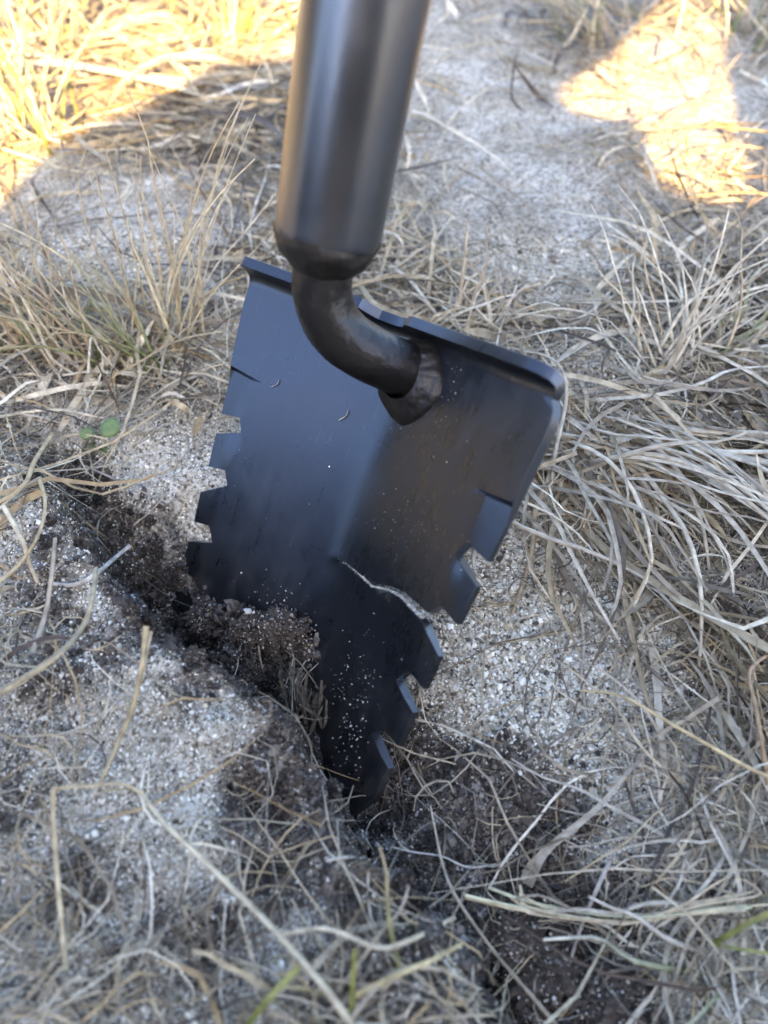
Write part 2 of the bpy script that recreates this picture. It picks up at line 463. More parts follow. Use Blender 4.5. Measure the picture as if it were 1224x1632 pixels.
    nt.links.new(bp.outputs[0], b.inputs['Normal']); nt.links.new(bp.outputs[0], dk.inputs['Normal'])
    return m

def mat_plain(name, col, rough=0.8, var=0.3, scale=200.0):
    m, nt, b = new_mat(name)
    tc = N(nt, 'ShaderNodeTexCoord')
    n1 = N(nt, 'ShaderNodeTexNoise', Scale=scale, Detail=5.0)
    nt.links.new(tc.outputs['Object'], n1.inputs['Vector'])
    c = ramp(nt, n1.outputs[0], [(0.3, tuple(v * (1 - var) for v in col)), (0.7, tuple(min(1, v * (1 + var)) for v in col))])
    nt.links.new(c, b.inputs['Base Color']); b.inputs['Roughness'].default_value = rough
    b.inputs['Specular IOR Level'].default_value = 0.3
    bp = N(nt, 'ShaderNodeBump', Strength=0.6, Distance=0.0006)
    nt.links.new(n1.outputs[0], bp.inputs['Height']); nt.links.new(bp.outputs[0], b.inputs['Normal'])
    return m

MAT_GROUND = mat_ground()
MAT_STRAW = mat_tint('dry_straw', 0.5, 0.2, 0.5)
MAT_GRAIN = mat_tint('sand_grain', 0.45, 0.0, 0.5, instancer=True, streak=False)
MAT_BLADE = mat_steel('black_satin_blade', (0.008, 0.009, 0.011), 0.23, 0.05, (0.096, 0.110, 0.142), 0.6, streaks=True)
MAT_TUBE = mat_steel('black_satin_tube', (0.008, 0.008, 0.008), 0.29, 0.06, (0.20, 0.22, 0.26), 0.6, 0.05)
MAT_NECK = mat_steel('dusty_black_neck', (0.009, 0.008, 0.008), 0.32, 0.07, (0.045, 0.047, 0.052), 0.35, 0.06, relief=0.25)
MAT_WELD = mat_steel('painted_weld', (0.008, 0.007, 0.007), 0.42, 0.10, (0.03, 0.03, 0.03), 0.3, 0.10, relief=0.7)
MAT_CLOD = mat_plain('dark_clod', (0.07, 0.055, 0.043), 0.95, 0.55, 420.0)
MAT_PEBBLE = mat_plain('pale_pebble', (0.50, 0.50, 0.46), 0.55, 0.25, 150.0)
MAT_WOOD = mat_plain('weathered_wood', (0.17, 0.14, 0.105), 0.85, 0.5, 500.0)
MAT_CLOTH = mat_plain('dark_cloth', (0.02, 0.022, 0.028), 0.9, 0.3, 60.0)

# ------------------------------------------------------------------ ground sheet
def build_ground():
    def axis(lo, hi, step, far):
        core = np.arange(lo, hi + step / 2, step)
        out = [hi]; s = step
        while out[-1] < far: s *= 1.28; out.append(out[-1] + s)
        neg = [lo]; s = step
        while neg[-1] > -far: s *= 1.28; neg.append(neg[-1] - s)
        return np.concatenate([np.array(neg[1:])[::-1], core, np.array(out[1:])])
    xs = axis(-0.23, 0.23, 0.0013, 150.0); ys = axis(-0.03, 0.36, 0.0013, 150.0)
    X, Y = np.meshgrid(xs, ys)
    Z = land(X, Y)
    V = np.stack([X, Y, Z], -1).reshape(-1, 3)
    nx, ny = len(xs), len(ys)
    i = np.arange(ny - 1)[:, None] * nx + np.arange(nx - 1)[None]
    F = np.stack([i, i + 1, i + nx + 1, i + nx], -1).reshape(-1, 4)
    me = mesh_np('ground', V, F)
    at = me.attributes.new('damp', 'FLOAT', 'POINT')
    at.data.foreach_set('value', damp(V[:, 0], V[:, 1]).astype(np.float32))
    at = me.attributes.new('turf', 'FLOAT', 'POINT')
    at.data.foreach_set('value', sstep(0.75, 1.3, np.hypot(V[:, 0], V[:, 1] - 0.15) + 0.5 * fbm(V[:, 0], V[:, 1], 0.5, 3, 99)).astype(np.float32))
    o = link('ground', me, MAT_GROUND)
    tag(o, 'pale sandy ground with a dark torn pit', 'ground', kind='structure')
build_ground()

# ------------------------------------------------------------------ unseen greenery added on the left to darken the blade reflections
def reflection_hedge():
    n = 14000
    az = np.radians(RNG.uniform(-96, -38, n)); q = RNG.random(n)
    rr = 15.0 + RNG.normal(0, 0.9, n)
    top = 3.0 + 2.2 * fbm(az * 15, az * 0, 1.2, 3, 5)
    z = top * (1 - q ** 1.6) + 0.05
    c = np.stack([rr * np.sin(az), rr * np.cos(az), z], 1)
    a = RNG.normal(0, 1, (n, 3)); a /= np.linalg.norm(a, axis=1)[:, None]
    b = np.cross(a, RNG.normal(0, 1, (n, 3))); b /= np.linalg.norm(b, axis=1)[:, None]
    k = RNG.uniform(0.12, 0.28, n)[:, None]
    V = np.stack([c - a * k - b * k * .6, c + a * k - b * k * .6, c + a * k + b * k * .6, c - a * k + b * k * .6], 1).reshape(-1, 3)
    F = np.arange(4 * n).reshape(n, 4)
    t = np.repeat(np.array([[0.05, 0.06, 0.025]]) * RNG.uniform(0.5, 1.6, (n, 1)), 4, 0)
    o = link('reflection_hedge', mesh_np('reflection_hedge', V, F, False, t), MAT_STRAW)
    tag(o, 'added dark leafy mass out of view on the left, for reflections in the blade', 'reflection_hedge', kind='stuff')
reflection_hedge()

# ------------------------------------------------------------------ the spade
C_R = 11.0            # softness of the centre fold, mm
THK = 2.9
AXIS = np.array([0.20401102737118262, -0.7526187843343057, -0.626054683057404])
A_Q = np.array([0.03152110445413131, -9.118217643499259, 10.971841145735452])
TUBE_R = 13.0
ROOT_L = np.array([0.0, 100.0, 0.0])

def loc2world(P):
    P = np.atleast_2d(P)
    return CAM + ((P @ R_B.T + T_B) @ M_CAM.T) / 1000.0

SPADE_BASE = loc2world(ROOT_L)[0]
spade = empty('digging_spade', SPADE_BASE)
tag(spade, 'black steel digging spade with serrated cracked blade stuck into the sandy ground', 'spade')

def sp_obj(name, V_local, F, mat, parent=None, smooth=True, angle=35):
    W = loc2world(V_local) - SPADE_BASE
    me = bpy.data.meshes.new(name)
    me.from_pydata([tuple(map(float, v)) for v in W], [], [tuple(map(int, f)) for f in F])
    me.update()
    bm = bmesh.new(); bm.from_mesh(me); bmesh.ops.recalc_face_normals(bm, faces=bm.faces); bm.to_mesh(me); bm.free()
    if smooth:
        me.polygons.foreach_set('use_smooth', np.ones(len(me.polygons), bool))
        me.set_sharp_from_angle(angle=math.radians(angle))
    return link(name, me, mat, parent or spade)

CRK_A = [-2.8, 4.9, 12.2, 21.0, 28.0, 33.8, 39.8, 44.4]
CRK_V = [66.0, 65.18, 65.15, 64.95, 62.5, 61.45, 61.7, 62.0]
CURL_R, CURL_A = 3.0, math.radians(76)
def surf(a, v, depth):
    """front surface of the blade sheet at (a across, v down the blade), pushed back by depth, local mm"""
    r = math.sqrt(a * a + C_R * C_R * max(0.0, 1 - v / 190.0))
    # base fold
    x = a * math.cos(PHI); z0 = -r * math.sin(PHI)
    sl = -math.sin(PHI) * a / max(r, 1e-6)           # dz/da
    nx_, nz_ = -sl, math.cos(PHI)
    # pointing away from the viewer
    nn = math.hypot(sl, math.cos(PHI)); nx_, nz_ = -sl / nn, math.cos(PHI) / nn
    y = v; zo = 0.0; ny, nb = 0.0, 1.0
    if v < -0.6:
        s = -v - 0.6
        arc = CURL_R * CURL_A
        th = min(s / CURL_R, CURL_A)
        y = -0.6 - CURL_R * math.sin(th); zo = -CURL_R * (1 - math.cos(th))
        if s > arc:
            y -= (s - arc) * math.cos(CURL_A); zo -= (s - arc) * math.sin(CURL_A)
        ny, nb = -math.sin(th), math.cos(th)
    # ground sharpened bevel along the toothed sides
    bev = 0.0
    if v > 26.5 and abs(a) > 48.6:
        bev = (abs(a) - 48.6) * 0.17
    tg = (abs(a) - 44.0) / 13.0
    if 0 < tg and abs(v - 26.5) < 1.3 * tg:
        bev += 1.5 * tg * (1 - abs(v - 26.5) / (1.3 * tg))
    if a > -2.5 and v > 55:
        vc = np.interp(a, CRK_A, CRK_V)
        if v > vc - 0.05:
            zo -= 2.0 * min(1.0, ((a + 2.5) / 46.0)) ** 1.3 * math.exp(-max(0, v - vc) / 26.0)
    P = np.array([x + nx_ * (zo), y, z0 + nz_ * (zo)])
    nrm = np.array([nx_ * nb, ny, nz_ * nb])
    return P + nrm * (depth if depth else bev)

def sheet(name, loops_edges_pts, mat, parent=None):
    """CDT of an outline with inner points, folded into 3-D and given real thickness"""
    outline, extra_edges, inner = loops_edges_pts
    verts = [Vector(p) for p in outline]
    n = len(outline)
    edges = []
    for (p, q) in extra_edges:
        verts += [Vector(p), Vector(q)]; edges.append((len(verts) - 2, len(verts) - 1))
    verts += [Vector(p) for p in inner]
    vo, eo, fo, *_ = geometry.delaunay_2d_cdt(verts, edges, [list(range(n))], 1, 1e-4)
    nv = len(vo)
    front = [surf(p.x, p.y, 0.0) for p in vo]
    back = [surf(p.x, p.y, THK) for p in vo]
    F = []; cnt = {}
    for f in fo:
        f = list(f)
        F.append(f); F.append([k + nv for k in reversed(f)])
        for i in range(len(f)):
            e = (f[i], f[(i + 1) % len(f)])
            cnt[e] = cnt.get(e, 0) + 1
    for (i, j) in list(cnt):
        if (j, i) not in cnt:
            F.append([j, i, i + nv, j + nv])
    o = sp_obj(name, np.array(front + back), F, mat, parent, angle=28)
    sa = o.data.attributes.new('sheet_co', 'FLOAT_VECTOR', 'POINT')
    sa.data.foreach_set('vector', np.array([(p.x, p.y, 0.0) for p in vo] * 2, np.float32).ravel())
    bv = o.modifiers.new('edge_wear', 'BEVEL')
    bv.width = 0.00028; bv.segments = 2; bv.limit_method = 'WEIGHT'
    me = o.data
    bm = bmesh.new(); bm.from_mesh(me)
    wt = bm.edges.layers.float.get('bevel_weight_edge') or bm.edges.layers.float.new('bevel_weight_edge')
    pv = [p.y for p in vo]
    for e in bm.edges:
        if len(e.link_faces) == 2 and e.calc_face_angle(0) > math.radians(50):
            inner_crack = all(60 < pv[v.index % nv] < 66.2 and -3 < vo[v.index % nv].x < 30 for v in e.verts)
            if not inner_crack and not all(abs(pv[v.index % nv]) < 0.02 for v in e.verts): e[wt] = 1.0
        if all(abs(abs(vo[v.index % nv].x) - 48.6) < 0.02 and v.index < nv and pv[v.index % nv] > 26 for v in e.verts): e.smooth = False
    bm.to_mesh(me); bm.free()
    bv.harden_normals = False
    return o

def pt_in(poly, x, y):
    c = False; j = len(poly) - 1
    for i in range(len(poly)):
        xi, yi = poly[i]; xj, yj = poly[j]
        if (yi > y) != (yj > y) and x < (xj - xi) * (y - yi) / (yj - yi) + xi: c = not c
        j = i
    return c

TEETH = [(57.5, 25.5), (56.1, 40.9), (48.2, 39.4), (46.0, 43.7), (55.8, 47.6), (54.7, 58.6), (47.6, 57.0), (44.9, 61.3),
         (54.6, 67.6), (53.5, 77.6), (46.8, 76.2), (43.8, 81.0), (53.1, 84.7), (52.4, 95.2), (45.6, 94.6), (42.4, 98.6), (52.2, 102.2), (51.4, 112.0)]
def blade_outline():
    right = [(56.4, 0.0), (58.4, 2.6), (59.0, 6.0)] + TEETH + [(46.0, 122.0), (26.0, 143.0), (6.0, 158.0)]
    left = [(-a, v) for a, v in ([(59.6, 0.0), (59.5, 6.0)] + TEETH + [(46.0, 122.0), (26.0, 143.0), (6.0, 158.0)])]
    # the split that runs in from the second notch on the right
    i = right.index((44.9, 61.3))
    crack = [(44.6, 60.9), (40.0, 60.7), (33.7, 60.6), (28.0, 61.7), (21.2, 64.3), (12.2, 64.8), (4.9, 65.0), (-2.8, 66.0),
             (4.9, 65.35), (12.2, 65.5), (20.8, 65.6), (28.2, 63.0), (33.9, 62.0), (39.6, 62.4), (44.2, 62.7), (46.5, 63.0)]
    right = right[:i] + crack + right[i + 1:]
    return right + left[::-1]

OUT = blade_outline()
def dense(poly, step):
    o = []
    for i, p in enumerate(poly):
        q = poly[(i + 1) % len(poly)]; L = math.dist(p, q); k = max(1, int(L / step))
        o += [(p[0] + (q[0] - p[0]) * j / k, p[1] + (q[1] - p[1]) * j / k) for j in range(k)]
    return o
outd = dense(OUT, 4.0)
inner = []
for vv in np.arange(2.0, 156, 3.4):
    for aa in np.concatenate([np.arange(-56, -20, 4.0), np.arange(-20, 20.1, 1.6), np.arange(24, 58, 4.0)]):
        if pt_in(OUT, aa, vv) and min(math.dist((aa, vv), p) for p in outd) > 1.1 and abs(abs(aa) - 48.6) > 1.2 and not (abs(aa) > 43 and 24 < vv < 29):
            inner.append((float(aa), float(vv)))
bev_e = []
for s in (-1, 1):
    for v0, v1 in ((26.5, 38.9), (44.9, 56.4), (62.9, 75.6), (82.2, 94.2), (100.0, 112.0)):
        bev_e.append(((s * 48.6, v0 + 0.4 if v0 > 27 else v0), (s * 48.6, v1)))
    for dv in (-1.3, 0.0, 1.3):
        bev_e.append(((s * 44.0, 26.5), (s * 57.25, 26.5 + dv * 13.25 / 13.0)))
blade = sheet('blade', (outd, bev_e, inner), MAT_BLADE)
tag(blade, 'black blade with square saw teeth and a split across the right side')
# step flange along the top
FL_T = -9.4
fo_ = [(-59.6, 0.0), (56.4, 0.0), (57.0, -1.4), (57.0, -3.0), (56.2, -4.8), (54.0, -6.6), (50.0, -7.6)]
fo_ += [(3.0, FL_T + 0.4), (0.5, FL_T + 1.0), (-2.0, FL_T + 3.6), (-5.0, FL_T + 4.6), (-12.0, FL_T + 4.6), (-15.0, FL_T + 2.4), (-17.0, FL_T)]
fo_ += [(-59.4, FL_T), (-60.4, FL_T + 0.8)]
fd = dense(fo_, 2.4)
fin = []
for vv in (-0.6, -1.2, -1.8, -2.4, -3.0, -3.6, -4.2, -5.4, -7.2, -9.0):
    for aa in np.arange(-58, 58, 2.2):
        if pt_in(fo_, aa, vv) and min(math.dist((aa, vv), p) for p in fd) > 0.45:
            fin.append((float(aa), vv))
sheet('step_flange', (fd, [], fin), MAT_BLADE)

def sweep(path, radii, sides=28, cap=True, wob=0.0, seed=0):
    path = np.asarray(path, float); n = len(path)
    T = np.gradient(path, axis=0); T /= np.linalg.norm(T, axis=1)[:, None]
    u = np.cross(T[0], [0.3, 0.1, 0.9]); u /= np.linalg.norm(u)
    V = []; rs = np.random.default_rng(seed)
    ph = rs.random(6) * 6.28
    for i in range(n):
        u = u - T[i] * (u @ T[i]); u /= np.linalg.norm(u); w = np.cross(T[i], u)
        for k in range(sides):
            th = 2 * math.pi * k / sides
            rr = radii[i] * (1 + wob * (math.sin(3 * th + ph[0] + i * .7) + math.sin(7 * th + ph[1] - i * 1.3) * .7 + math.sin(11 * th + ph[2] + i * .9) * .5))
            V.append(path[i] + rr * (math.cos(th) * u + math.sin(th) * w))
    F = [[i * sides + k, i * sides + (k + 1) % sides, (i + 1) * sides + (k + 1) % sides, (i + 1) * sides + k] for i in range(n - 1) for k in range(sides)]
    if cap:
        F.append(list(range(sides))[::-1]); F.append([(n - 1) * sides + k for k in range(sides)])
    return np.array(V), F

def cam2loc(P):
    return (np.asarray(P) - T_B) @ R_B
Q0 = A_Q * TUBE_R
# tube end seen at photo row 392
s_end = min((abs(CY + FOC * (Q0 + s * AXIS)[1] / (Q0 + s * AXIS)[2] - 376), s) for s in np.linspace(-200, 200, 4001))[1]
END = cam2loc(Q0 + s_end * AXIS)
HD = AXIS @ R_B
ts = np.concatenate([[0, 0.5, 1.5, 3], np.linspace(8, 620, 30)])
V, F = sweep([END + HD * k for k in ts], [TUBE_R - 0.7, TUBE_R - 0.2, TUBE_R, TUBE_R] + [TUBE_R] * 30, 48)
tube = sp_obj('handle_tube', V, F, MAT_TUBE)
# collar weld between tube and neck
cs = np.array([2.2, 0.6, -0.8, -2.0, -3.3, -4.6, -5.8, -6.8, -7.6])
cr = np.array([12.9, 13.05, 12.9, 12.5, 11.8, 10.9, 9.9, 9.0, 8.2])
V, F = sweep([END + HD * k for k in cs], cr, 64, True, 0.020, 4)
sp_obj('weld_collar', V, F, MAT_WELD)
# bent neck rod
def bez(P, n):
    t = np.linspace(0, 1, n)[:, None]
    return (1 - t) ** 3 * P[0] + 3 * (1 - t) ** 2 * t * P[1] + 3 * (1 - t) * t ** 2 * P[2] + t ** 3 * P[3]
N0 = END - HD * 6.0
NB = np.array([5.5, 6.8, 0.0])
path = bez([N0, N0 - HD * 23, NB + np.array([-3.0, -1.0, -19.0]), NB], 26)
V, F = sweep(path, [7.6] * 20 + [7.6, 7.6, 7.5, 7.5, 7.4, 7.4], 32, True, 0.008, 8)
sp_obj('neck_rod', V, F, MAT_NECK)
# weld bead round the foot of the neck
def bead():
    rs = np.random.default_rng(3); V = []; F = []
    prof = [(0.0, 7.3, -5.2), (0.2, 8.3, -4.4), (0.4, 9.1, -3.6), (0.55, 9.8, -2.9), (0.7, 10.5, -2.2), (0.85, 11.2, -1.3), (0.95, 11.7, -0.5), (1.0, 12.0, 0.6)]
    sides = 120
    for i, (q, r, z) in enumerate(prof):
        for k in range(sides):
            th = 2 * math.pi * k / sides
            ext = 1.0 + q * (0.12 * max(0, math.sin(th)) ** 3 - 0.14 * max(0, -math.sin(th)) + 0.14 * max(0, math.cos(th)))
            w = 0.12 * math.sin(th * 19 + 3.0 * math.sin(th * 2 + 1) + 2.8 * q) + 1.2 * mnoise.noise(Vector((math.cos(th) * 2.2, math.sin(th) * 2.2, q * 2.5))) + 0.7 * mnoise.noise(Vector((math.cos(th) * 5, math.sin(th) * 5, q * 6)))
            rip = 1 + 0.022 * q * w + 0.03 * q * math.sin(th * 5 + 1)
            a = NB[0] - 1.0 + r * ext * rip * math.cos(th); v = NB[1] + 1.0 + r * ext * rip * math.sin(th)
            s0 = surf(a, max(v, -0.5), 0.0)
            V.append([s0[0], v, s0[2] + z - (0.42 * w + rs.normal(0, 0.08)) * math.sin(math.pi * min(1, q + 0.05))])
    for i in range(len(prof) - 1):
        for k in range(sides):
            F.append([i * sides + k, i * sides + (k + 1) % sides, (i + 1) * sides + (k + 1) % sides, (i + 1) * sides + k])
    return np.array(V), F
V, F = bead()
sp_obj('weld_bead', V, F, MAT_WELD, angle=60)

# ------------------------------------------------------------------ grains by instancing
def grain_tree(name, mat, sub=1, off=0.22):
    ng = bpy.data.node_groups.new(name, 'GeometryNodeTree')
    ng.interface.new_socket('Geometry', in_out='INPUT', socket_type='NodeSocketGeometry')
    ng.interface.new_socket('Geometry', in_out='OUTPUT', socket_type='NodeSocketGeometry')
    n = ng.nodes; l = ng.links
    gi = n.new('NodeGroupInput'); go = n.new('NodeGroupOutput')
    ico = n.new('GeometryNodeMeshIcoSphere'); ico.inputs['Radius'].default_value = 1.0; ico.inputs['Subdivisions'].default_value = sub
    sm = n.new('GeometryNodeSetShadeSmooth'); sm.inputs['Shade Smooth'].default_value = False
    sp2 = n.new('GeometryNodeSetPosition')
    rv = n.new('FunctionNodeRandomValue'); rv.data_type = 'FLOAT_VECTOR'
    rv.inputs[0].default_value = (-off,) * 3; rv.inputs[1].default_value = (off,) * 3
    l.new(ico.outputs[0], sp2.inputs['Geometry']); l.new(rv.outputs[0], sp2.inputs['Offset'])
    sm_m = n.new('GeometryNodeSetMaterial'); sm_m.inputs['Material'].default_value = mat
    l.new(sp2.outputs[0], sm.inputs['Geometry']); l.new(sm.outputs[0], sm_m.inputs['Geometry'])
    iop = n.new('GeometryNodeInstanceOnPoints')
    l.new(gi.outputs[0], iop.inputs['Points']); l.new(sm_m.outputs[0], iop.inputs['Instance'])
    asz = n.new('GeometryNodeInputNamedAttribute'); asz.data_type = 'FLOAT_VECTOR'; asz.inputs['Name'].default_value = 'size'
    art = n.new('GeometryNodeInputNamedAttribute'); art.data_type = 'FLOAT_VECTOR'; art.inputs['Name'].default_value = 'turn'
    l.new(asz.outputs[0], iop.inputs['Scale'])
    e2r = n.new('FunctionNodeEulerToRotation'); l.new(art.outputs[0], e2r.inputs[0]); l.new(e2r.outputs[0], iop.inputs['Rotation'])
    l.new(iop.outputs[0], go.inputs[0])
    return ng
GRAIN_TREE = grain_tree('grain_instances', MAT_GRAIN)
def clod_tree():
    ng = grain_tree('clod_instances', MAT_SOIL, 4, 0.0)
    n = ng.nodes; l = ng.links
    spn = next(k for k in n if k.bl_idname == 'GeometryNodeSetPosition')
    for k in list(spn.inputs['Offset'].links): l.remove(k)
    pos = n.new('GeometryNodeInputPosition'); nz = n.new('ShaderNodeTexNoise')
    nz.inputs['Scale'].default_value = 1.5; nz.inputs['Detail'].default_value = 7.0; nz.inputs['Roughness'].default_value = 0.68
    l.new(pos.outputs[0], nz.inputs['Vector'])
    sb = n.new('ShaderNodeMath'); sb.operation = 'SUBTRACT'; sb.inputs[1].default_value = 0.52; l.new(nz.outputs[0], sb.inputs[0])
    ml = n.new('ShaderNodeMath'); ml.operation = 'MULTIPLY'; ml.inputs[1].default_value = 2.6; l.new(sb.outputs[0], ml.inputs[0])
    sc = n.new('ShaderNodeVectorMath'); sc.operation = 'SCALE'; l.new(pos.outputs[0], sc.inputs[0]); l.new(ml.outputs[0], sc.inputs['Scale'])
    l.new(sc.outputs[0], spn.inputs['Offset'])
    return ng
def mat_soil():
    m = mat_tint('crumbly_soil', 0.95, 0.0, 0.2, instancer=True, streak=False)
    nt = m.node_tree; b = nt.nodes['Principled BSDF']
    geo = N(nt, 'ShaderNodeNewGeometry'); v = N(nt, 'ShaderNodeTexVoronoi', Scale=1500.0); nt.links.new(geo.outputs['Position'], v.inputs['Vector'])
    bp = N(nt, 'ShaderNodeBump', Strength=0.9, Distance=0.0005); nt.links.new(v.outputs['Distance'], bp.inputs['Height']); nt.links.new(bp.outputs[0], b.inputs['Normal'])
    at = next(k for k in nt.nodes if k.bl_idname == 'ShaderNodeAttribute')
    sep = N(nt, 'ShaderNodeSeparateColor'); nt.links.new(v.outputs['Color'], sep.inputs[0])
    var = ramp(nt, sep.outputs[0], [(0.0, (0.4, 0.38, 0.36)), (0.7, (1.1, 1.05, 1.0)), (0.86, (1.6, 1.55, 1.5)), (0.95, (3.8, 3.9, 4.0))])
    nt.links.new(mixc(nt, at.outputs['Color'], var, 1.0, 'MULTIPLY'), b.inputs['Base Color'])
    return m
MAT_SOIL = mat_soil()
CLOD_TREE = clod_tree()
CRUMB_TREE = grain_tree('crumb_instances', MAT_GRAIN, 2, 0.30)

def grains(name, P, rad, tint, parent=None, squash=(0.6, 1.3), tree=None):
    me = bpy.data.meshes.new(name)
    me.vertices.add(len(P)); me.vertices.foreach_set('co', np.asarray(P, np.float32).ravel())
    a = me.attributes.new('size', 'FLOAT_VECTOR', 'POINT')
    a.data.foreach_set('vector', (rad[:, None] * RNG.uniform(squash[0], squash[1], (len(P), 3))).astype(np.float32).ravel())
    a = me.attributes.new('turn', 'FLOAT_VECTOR', 'POINT')
    a.data.foreach_set('vector', RNG.uniform(0, 6.28, (len(P), 3)).astype(np.float32).ravel())
    a = me.attributes.new('tint', 'FLOAT_COLOR', 'POINT')
    c = np.ones((len(P), 4), np.float32); c[:, :3] = tint
    a.data.foreach_set('color', c.ravel())
    me.update()
    o = link(name, me, MAT_GRAIN, parent)
    md = o.modifiers.new('grains', 'NODES'); md.node_group = tree or GRAIN_TREE
    o['kind'] = 'stuff'
    return o

SAND_PAL = np.array([[0.66, 0.65, 0.59], [0.55, 0.525, 0.45], [0.80, 0.79, 0.74], [0.39, 0.36, 0.285], [0.55, 0.48, 0.35], [0.20, 0.175, 0.14], [0.08, 0.067, 0.05]])
SOIL_PAL = np.array([[0.040, 0.027, 0.018], [0.080, 0.055, 0.036], [0.125, 0.090, 0.060], [0.18, 0.14, 0.10], [0.026, 0.019, 0.014], [0.30, 0.25, 0.19]]) * np.array([0.90, 1.0, 1.14])

def screen_points(n, x0, x1, y0, y1):
    xs = RNG.uniform(x0, x1, n); ys = RNG.uniform(y0, y1, n)
    r = np.stack([(xs - CX) / FOC, (ys - CY) / FOC, np.ones(n)], 1) @ M_CAM.T
    ok = r[:, 2] < -0.05
    r = r[ok]; xs = xs[ok]; ys = ys[ok]
    t = CAM_H / -r[:, 2]
    P = CAM[None] + r * t[:, None]
    return P[:, :2], xs, ys

def build_sand():
    P, xs, ys = screen_points(230000, -160, 1384, 380, 1800)
    z = land(P[:, 0], P[:, 1])
    d = damp(P[:, 0], P[:, 1])
    dist = np.sqrt(P[:, 0] ** 2 + P[:, 1] ** 2 + CAM_H ** 2)
    soil = RNG.random(len(P)) < np.clip(d * 1.0 - 0.02 + 0.95 * fbm(P[:, 0], P[:, 1], 0.009, 3, 141), 0.02, 0.93)
    tint = np.where(soil[:, None], SOIL_PAL[RNG.integers(0, len(SOIL_PAL), len(P))], SAND_PAL[RNG.choice(len(SAND_PAL), len(P), p=[.22, .20, .17, .15, .08, .10, .08])])
    tint = tint * RNG.uniform(0.75, 1.2, (len(P), 1)) * np.array([1.0, 1.0, 0.96])
    rad = np.exp(RNG.normal(math.log(0.00040), 0.38, len(P)))
    rad = rad * (0.56 + 0.46 * np.exp(-(((xs - 830) / 190) ** 2 + ((ys - 1060) / 200) ** 2)))
    rad = np.where(RNG.random(len(P)) < 0.02, rad * 1.9, rad) * np.clip(dist / 0.24, 0.9, 1.5)
    rad = np.clip(rad, 0.00014, 0.0013)
    P3 = np.c_[P, z + rad * RNG.uniform(-0.1, 0.7, len(P))]
    o = grains('sand_grains', P3, rad, tint)
    tag(o, 'coarse pale and brown sand grains covering the ground', 'sand')
    # crumbs of loam in and round the pit
    P, xs, ys = screen_points(60000, 40, 1224, 700, 1700)
    d = damp(P[:, 0], P[:, 1])
    keep = RNG.random(len(P)) < np.clip(d - 0.45, 0, 1) * 0.95
    P = P[keep]
    rad = np.exp(RNG.normal(math.log(0.00052), 0.42, len(P))); rad = np.clip(rad, 0.0002, 0.0015)
    z = land(P[:, 0], P[:, 1]) + rad * 0.3
    tint = SOIL_PAL[RNG.choice(6, len(P), p=[.30, .30, .20, .06, .13, .01])] * RNG.uniform(0.6, 1.2, (len(P), 1))
    # broken crumbs heaped where the soil meets the blade
    hp = []
    for k in range(700):
        u = RNG.random(); q = on_land(315 + 205 * u + RNG.normal(0, 8), 985 + 60 * u ** 1.5 + RNG.normal(0, 18))
        hp.append([q[0], q[1], q[2] + abs(RNG.normal(0, 0.0022))])
    hr = np.clip(np.exp(RNG.normal(math.log(0.0007), 0.5, 700)), 0.0003, 0.0020)
    P = np.vstack([P, np.array(hp)[:, :2]]); z = np.r_[z, np.array(hp)[:, 2]]; rad = np.r_[rad, hr]
    tint = np.vstack([tint, SOIL_PAL[RNG.integers(0, 5, 700)] * RNG.uniform(0.6, 1.1, (700, 1))])
    o = grains('soil_crumbs', np.c_[P, z], rad, tint, tree=CRUMB_TREE, squash=(0.45, 1.4))
    tag(o, 'dark brown soil crumbs lining the torn pit', 'soil')
    # broken lumps along the tear
    P = []
    seg = np.linspace(3.6, 16.5, 420)
    for k in seg:
        i = int(k); e = EDGE[i] + (EDGE[i + 1] - EDGE[i]) * (k - i)
        t = EDGE[i + 1] - EDGE[i]; t = t / np.linalg.norm(t); nrm = np.array([t[1], -t[0]])
        P.append(e + nrm * RNG.normal(-0.004, 0.010) + t * RNG.normal(0, 0.004))
    P = np.array(P); n = len(P)
    rad = np.clip(np.exp(RNG.normal(math.log(0.0015), 0.42, n)), 0.0007, 0.0036)
    z = land(P[:, 0], P[:, 1]) + rad * RNG.uniform(-0.2, 0.5, n)
    L = (((np.c_[P, z] - CAM) @ M_CAM) * 1000.0 - T_B) @ R_B
    ok = ~((np.abs(L[:, 0]) < 60) & (L[:, 1] < np.interp(L[:, 0], SOIL_A, SOIL_V) - 2) & (np.abs(L[:, 2] + np.abs(L[:, 0]) * 0.28) < 6))
    tint = SOIL_PAL[RNG.choice(6, n, p=[.22, .34, .28, .10, .04, .02])] * RNG.uniform(0.7, 1.2, (n, 1)) * np.array([0.84, 0.95, 1.12])
    o = grains('soil_lumps', np.c_[P, z][ok], rad[ok], tint[ok], tree=CLOD_TREE, squash=(0.6, 1.35))
    tag(o, 'broken crumbly soil lumps along the torn edge', 'soil')
build_sand()

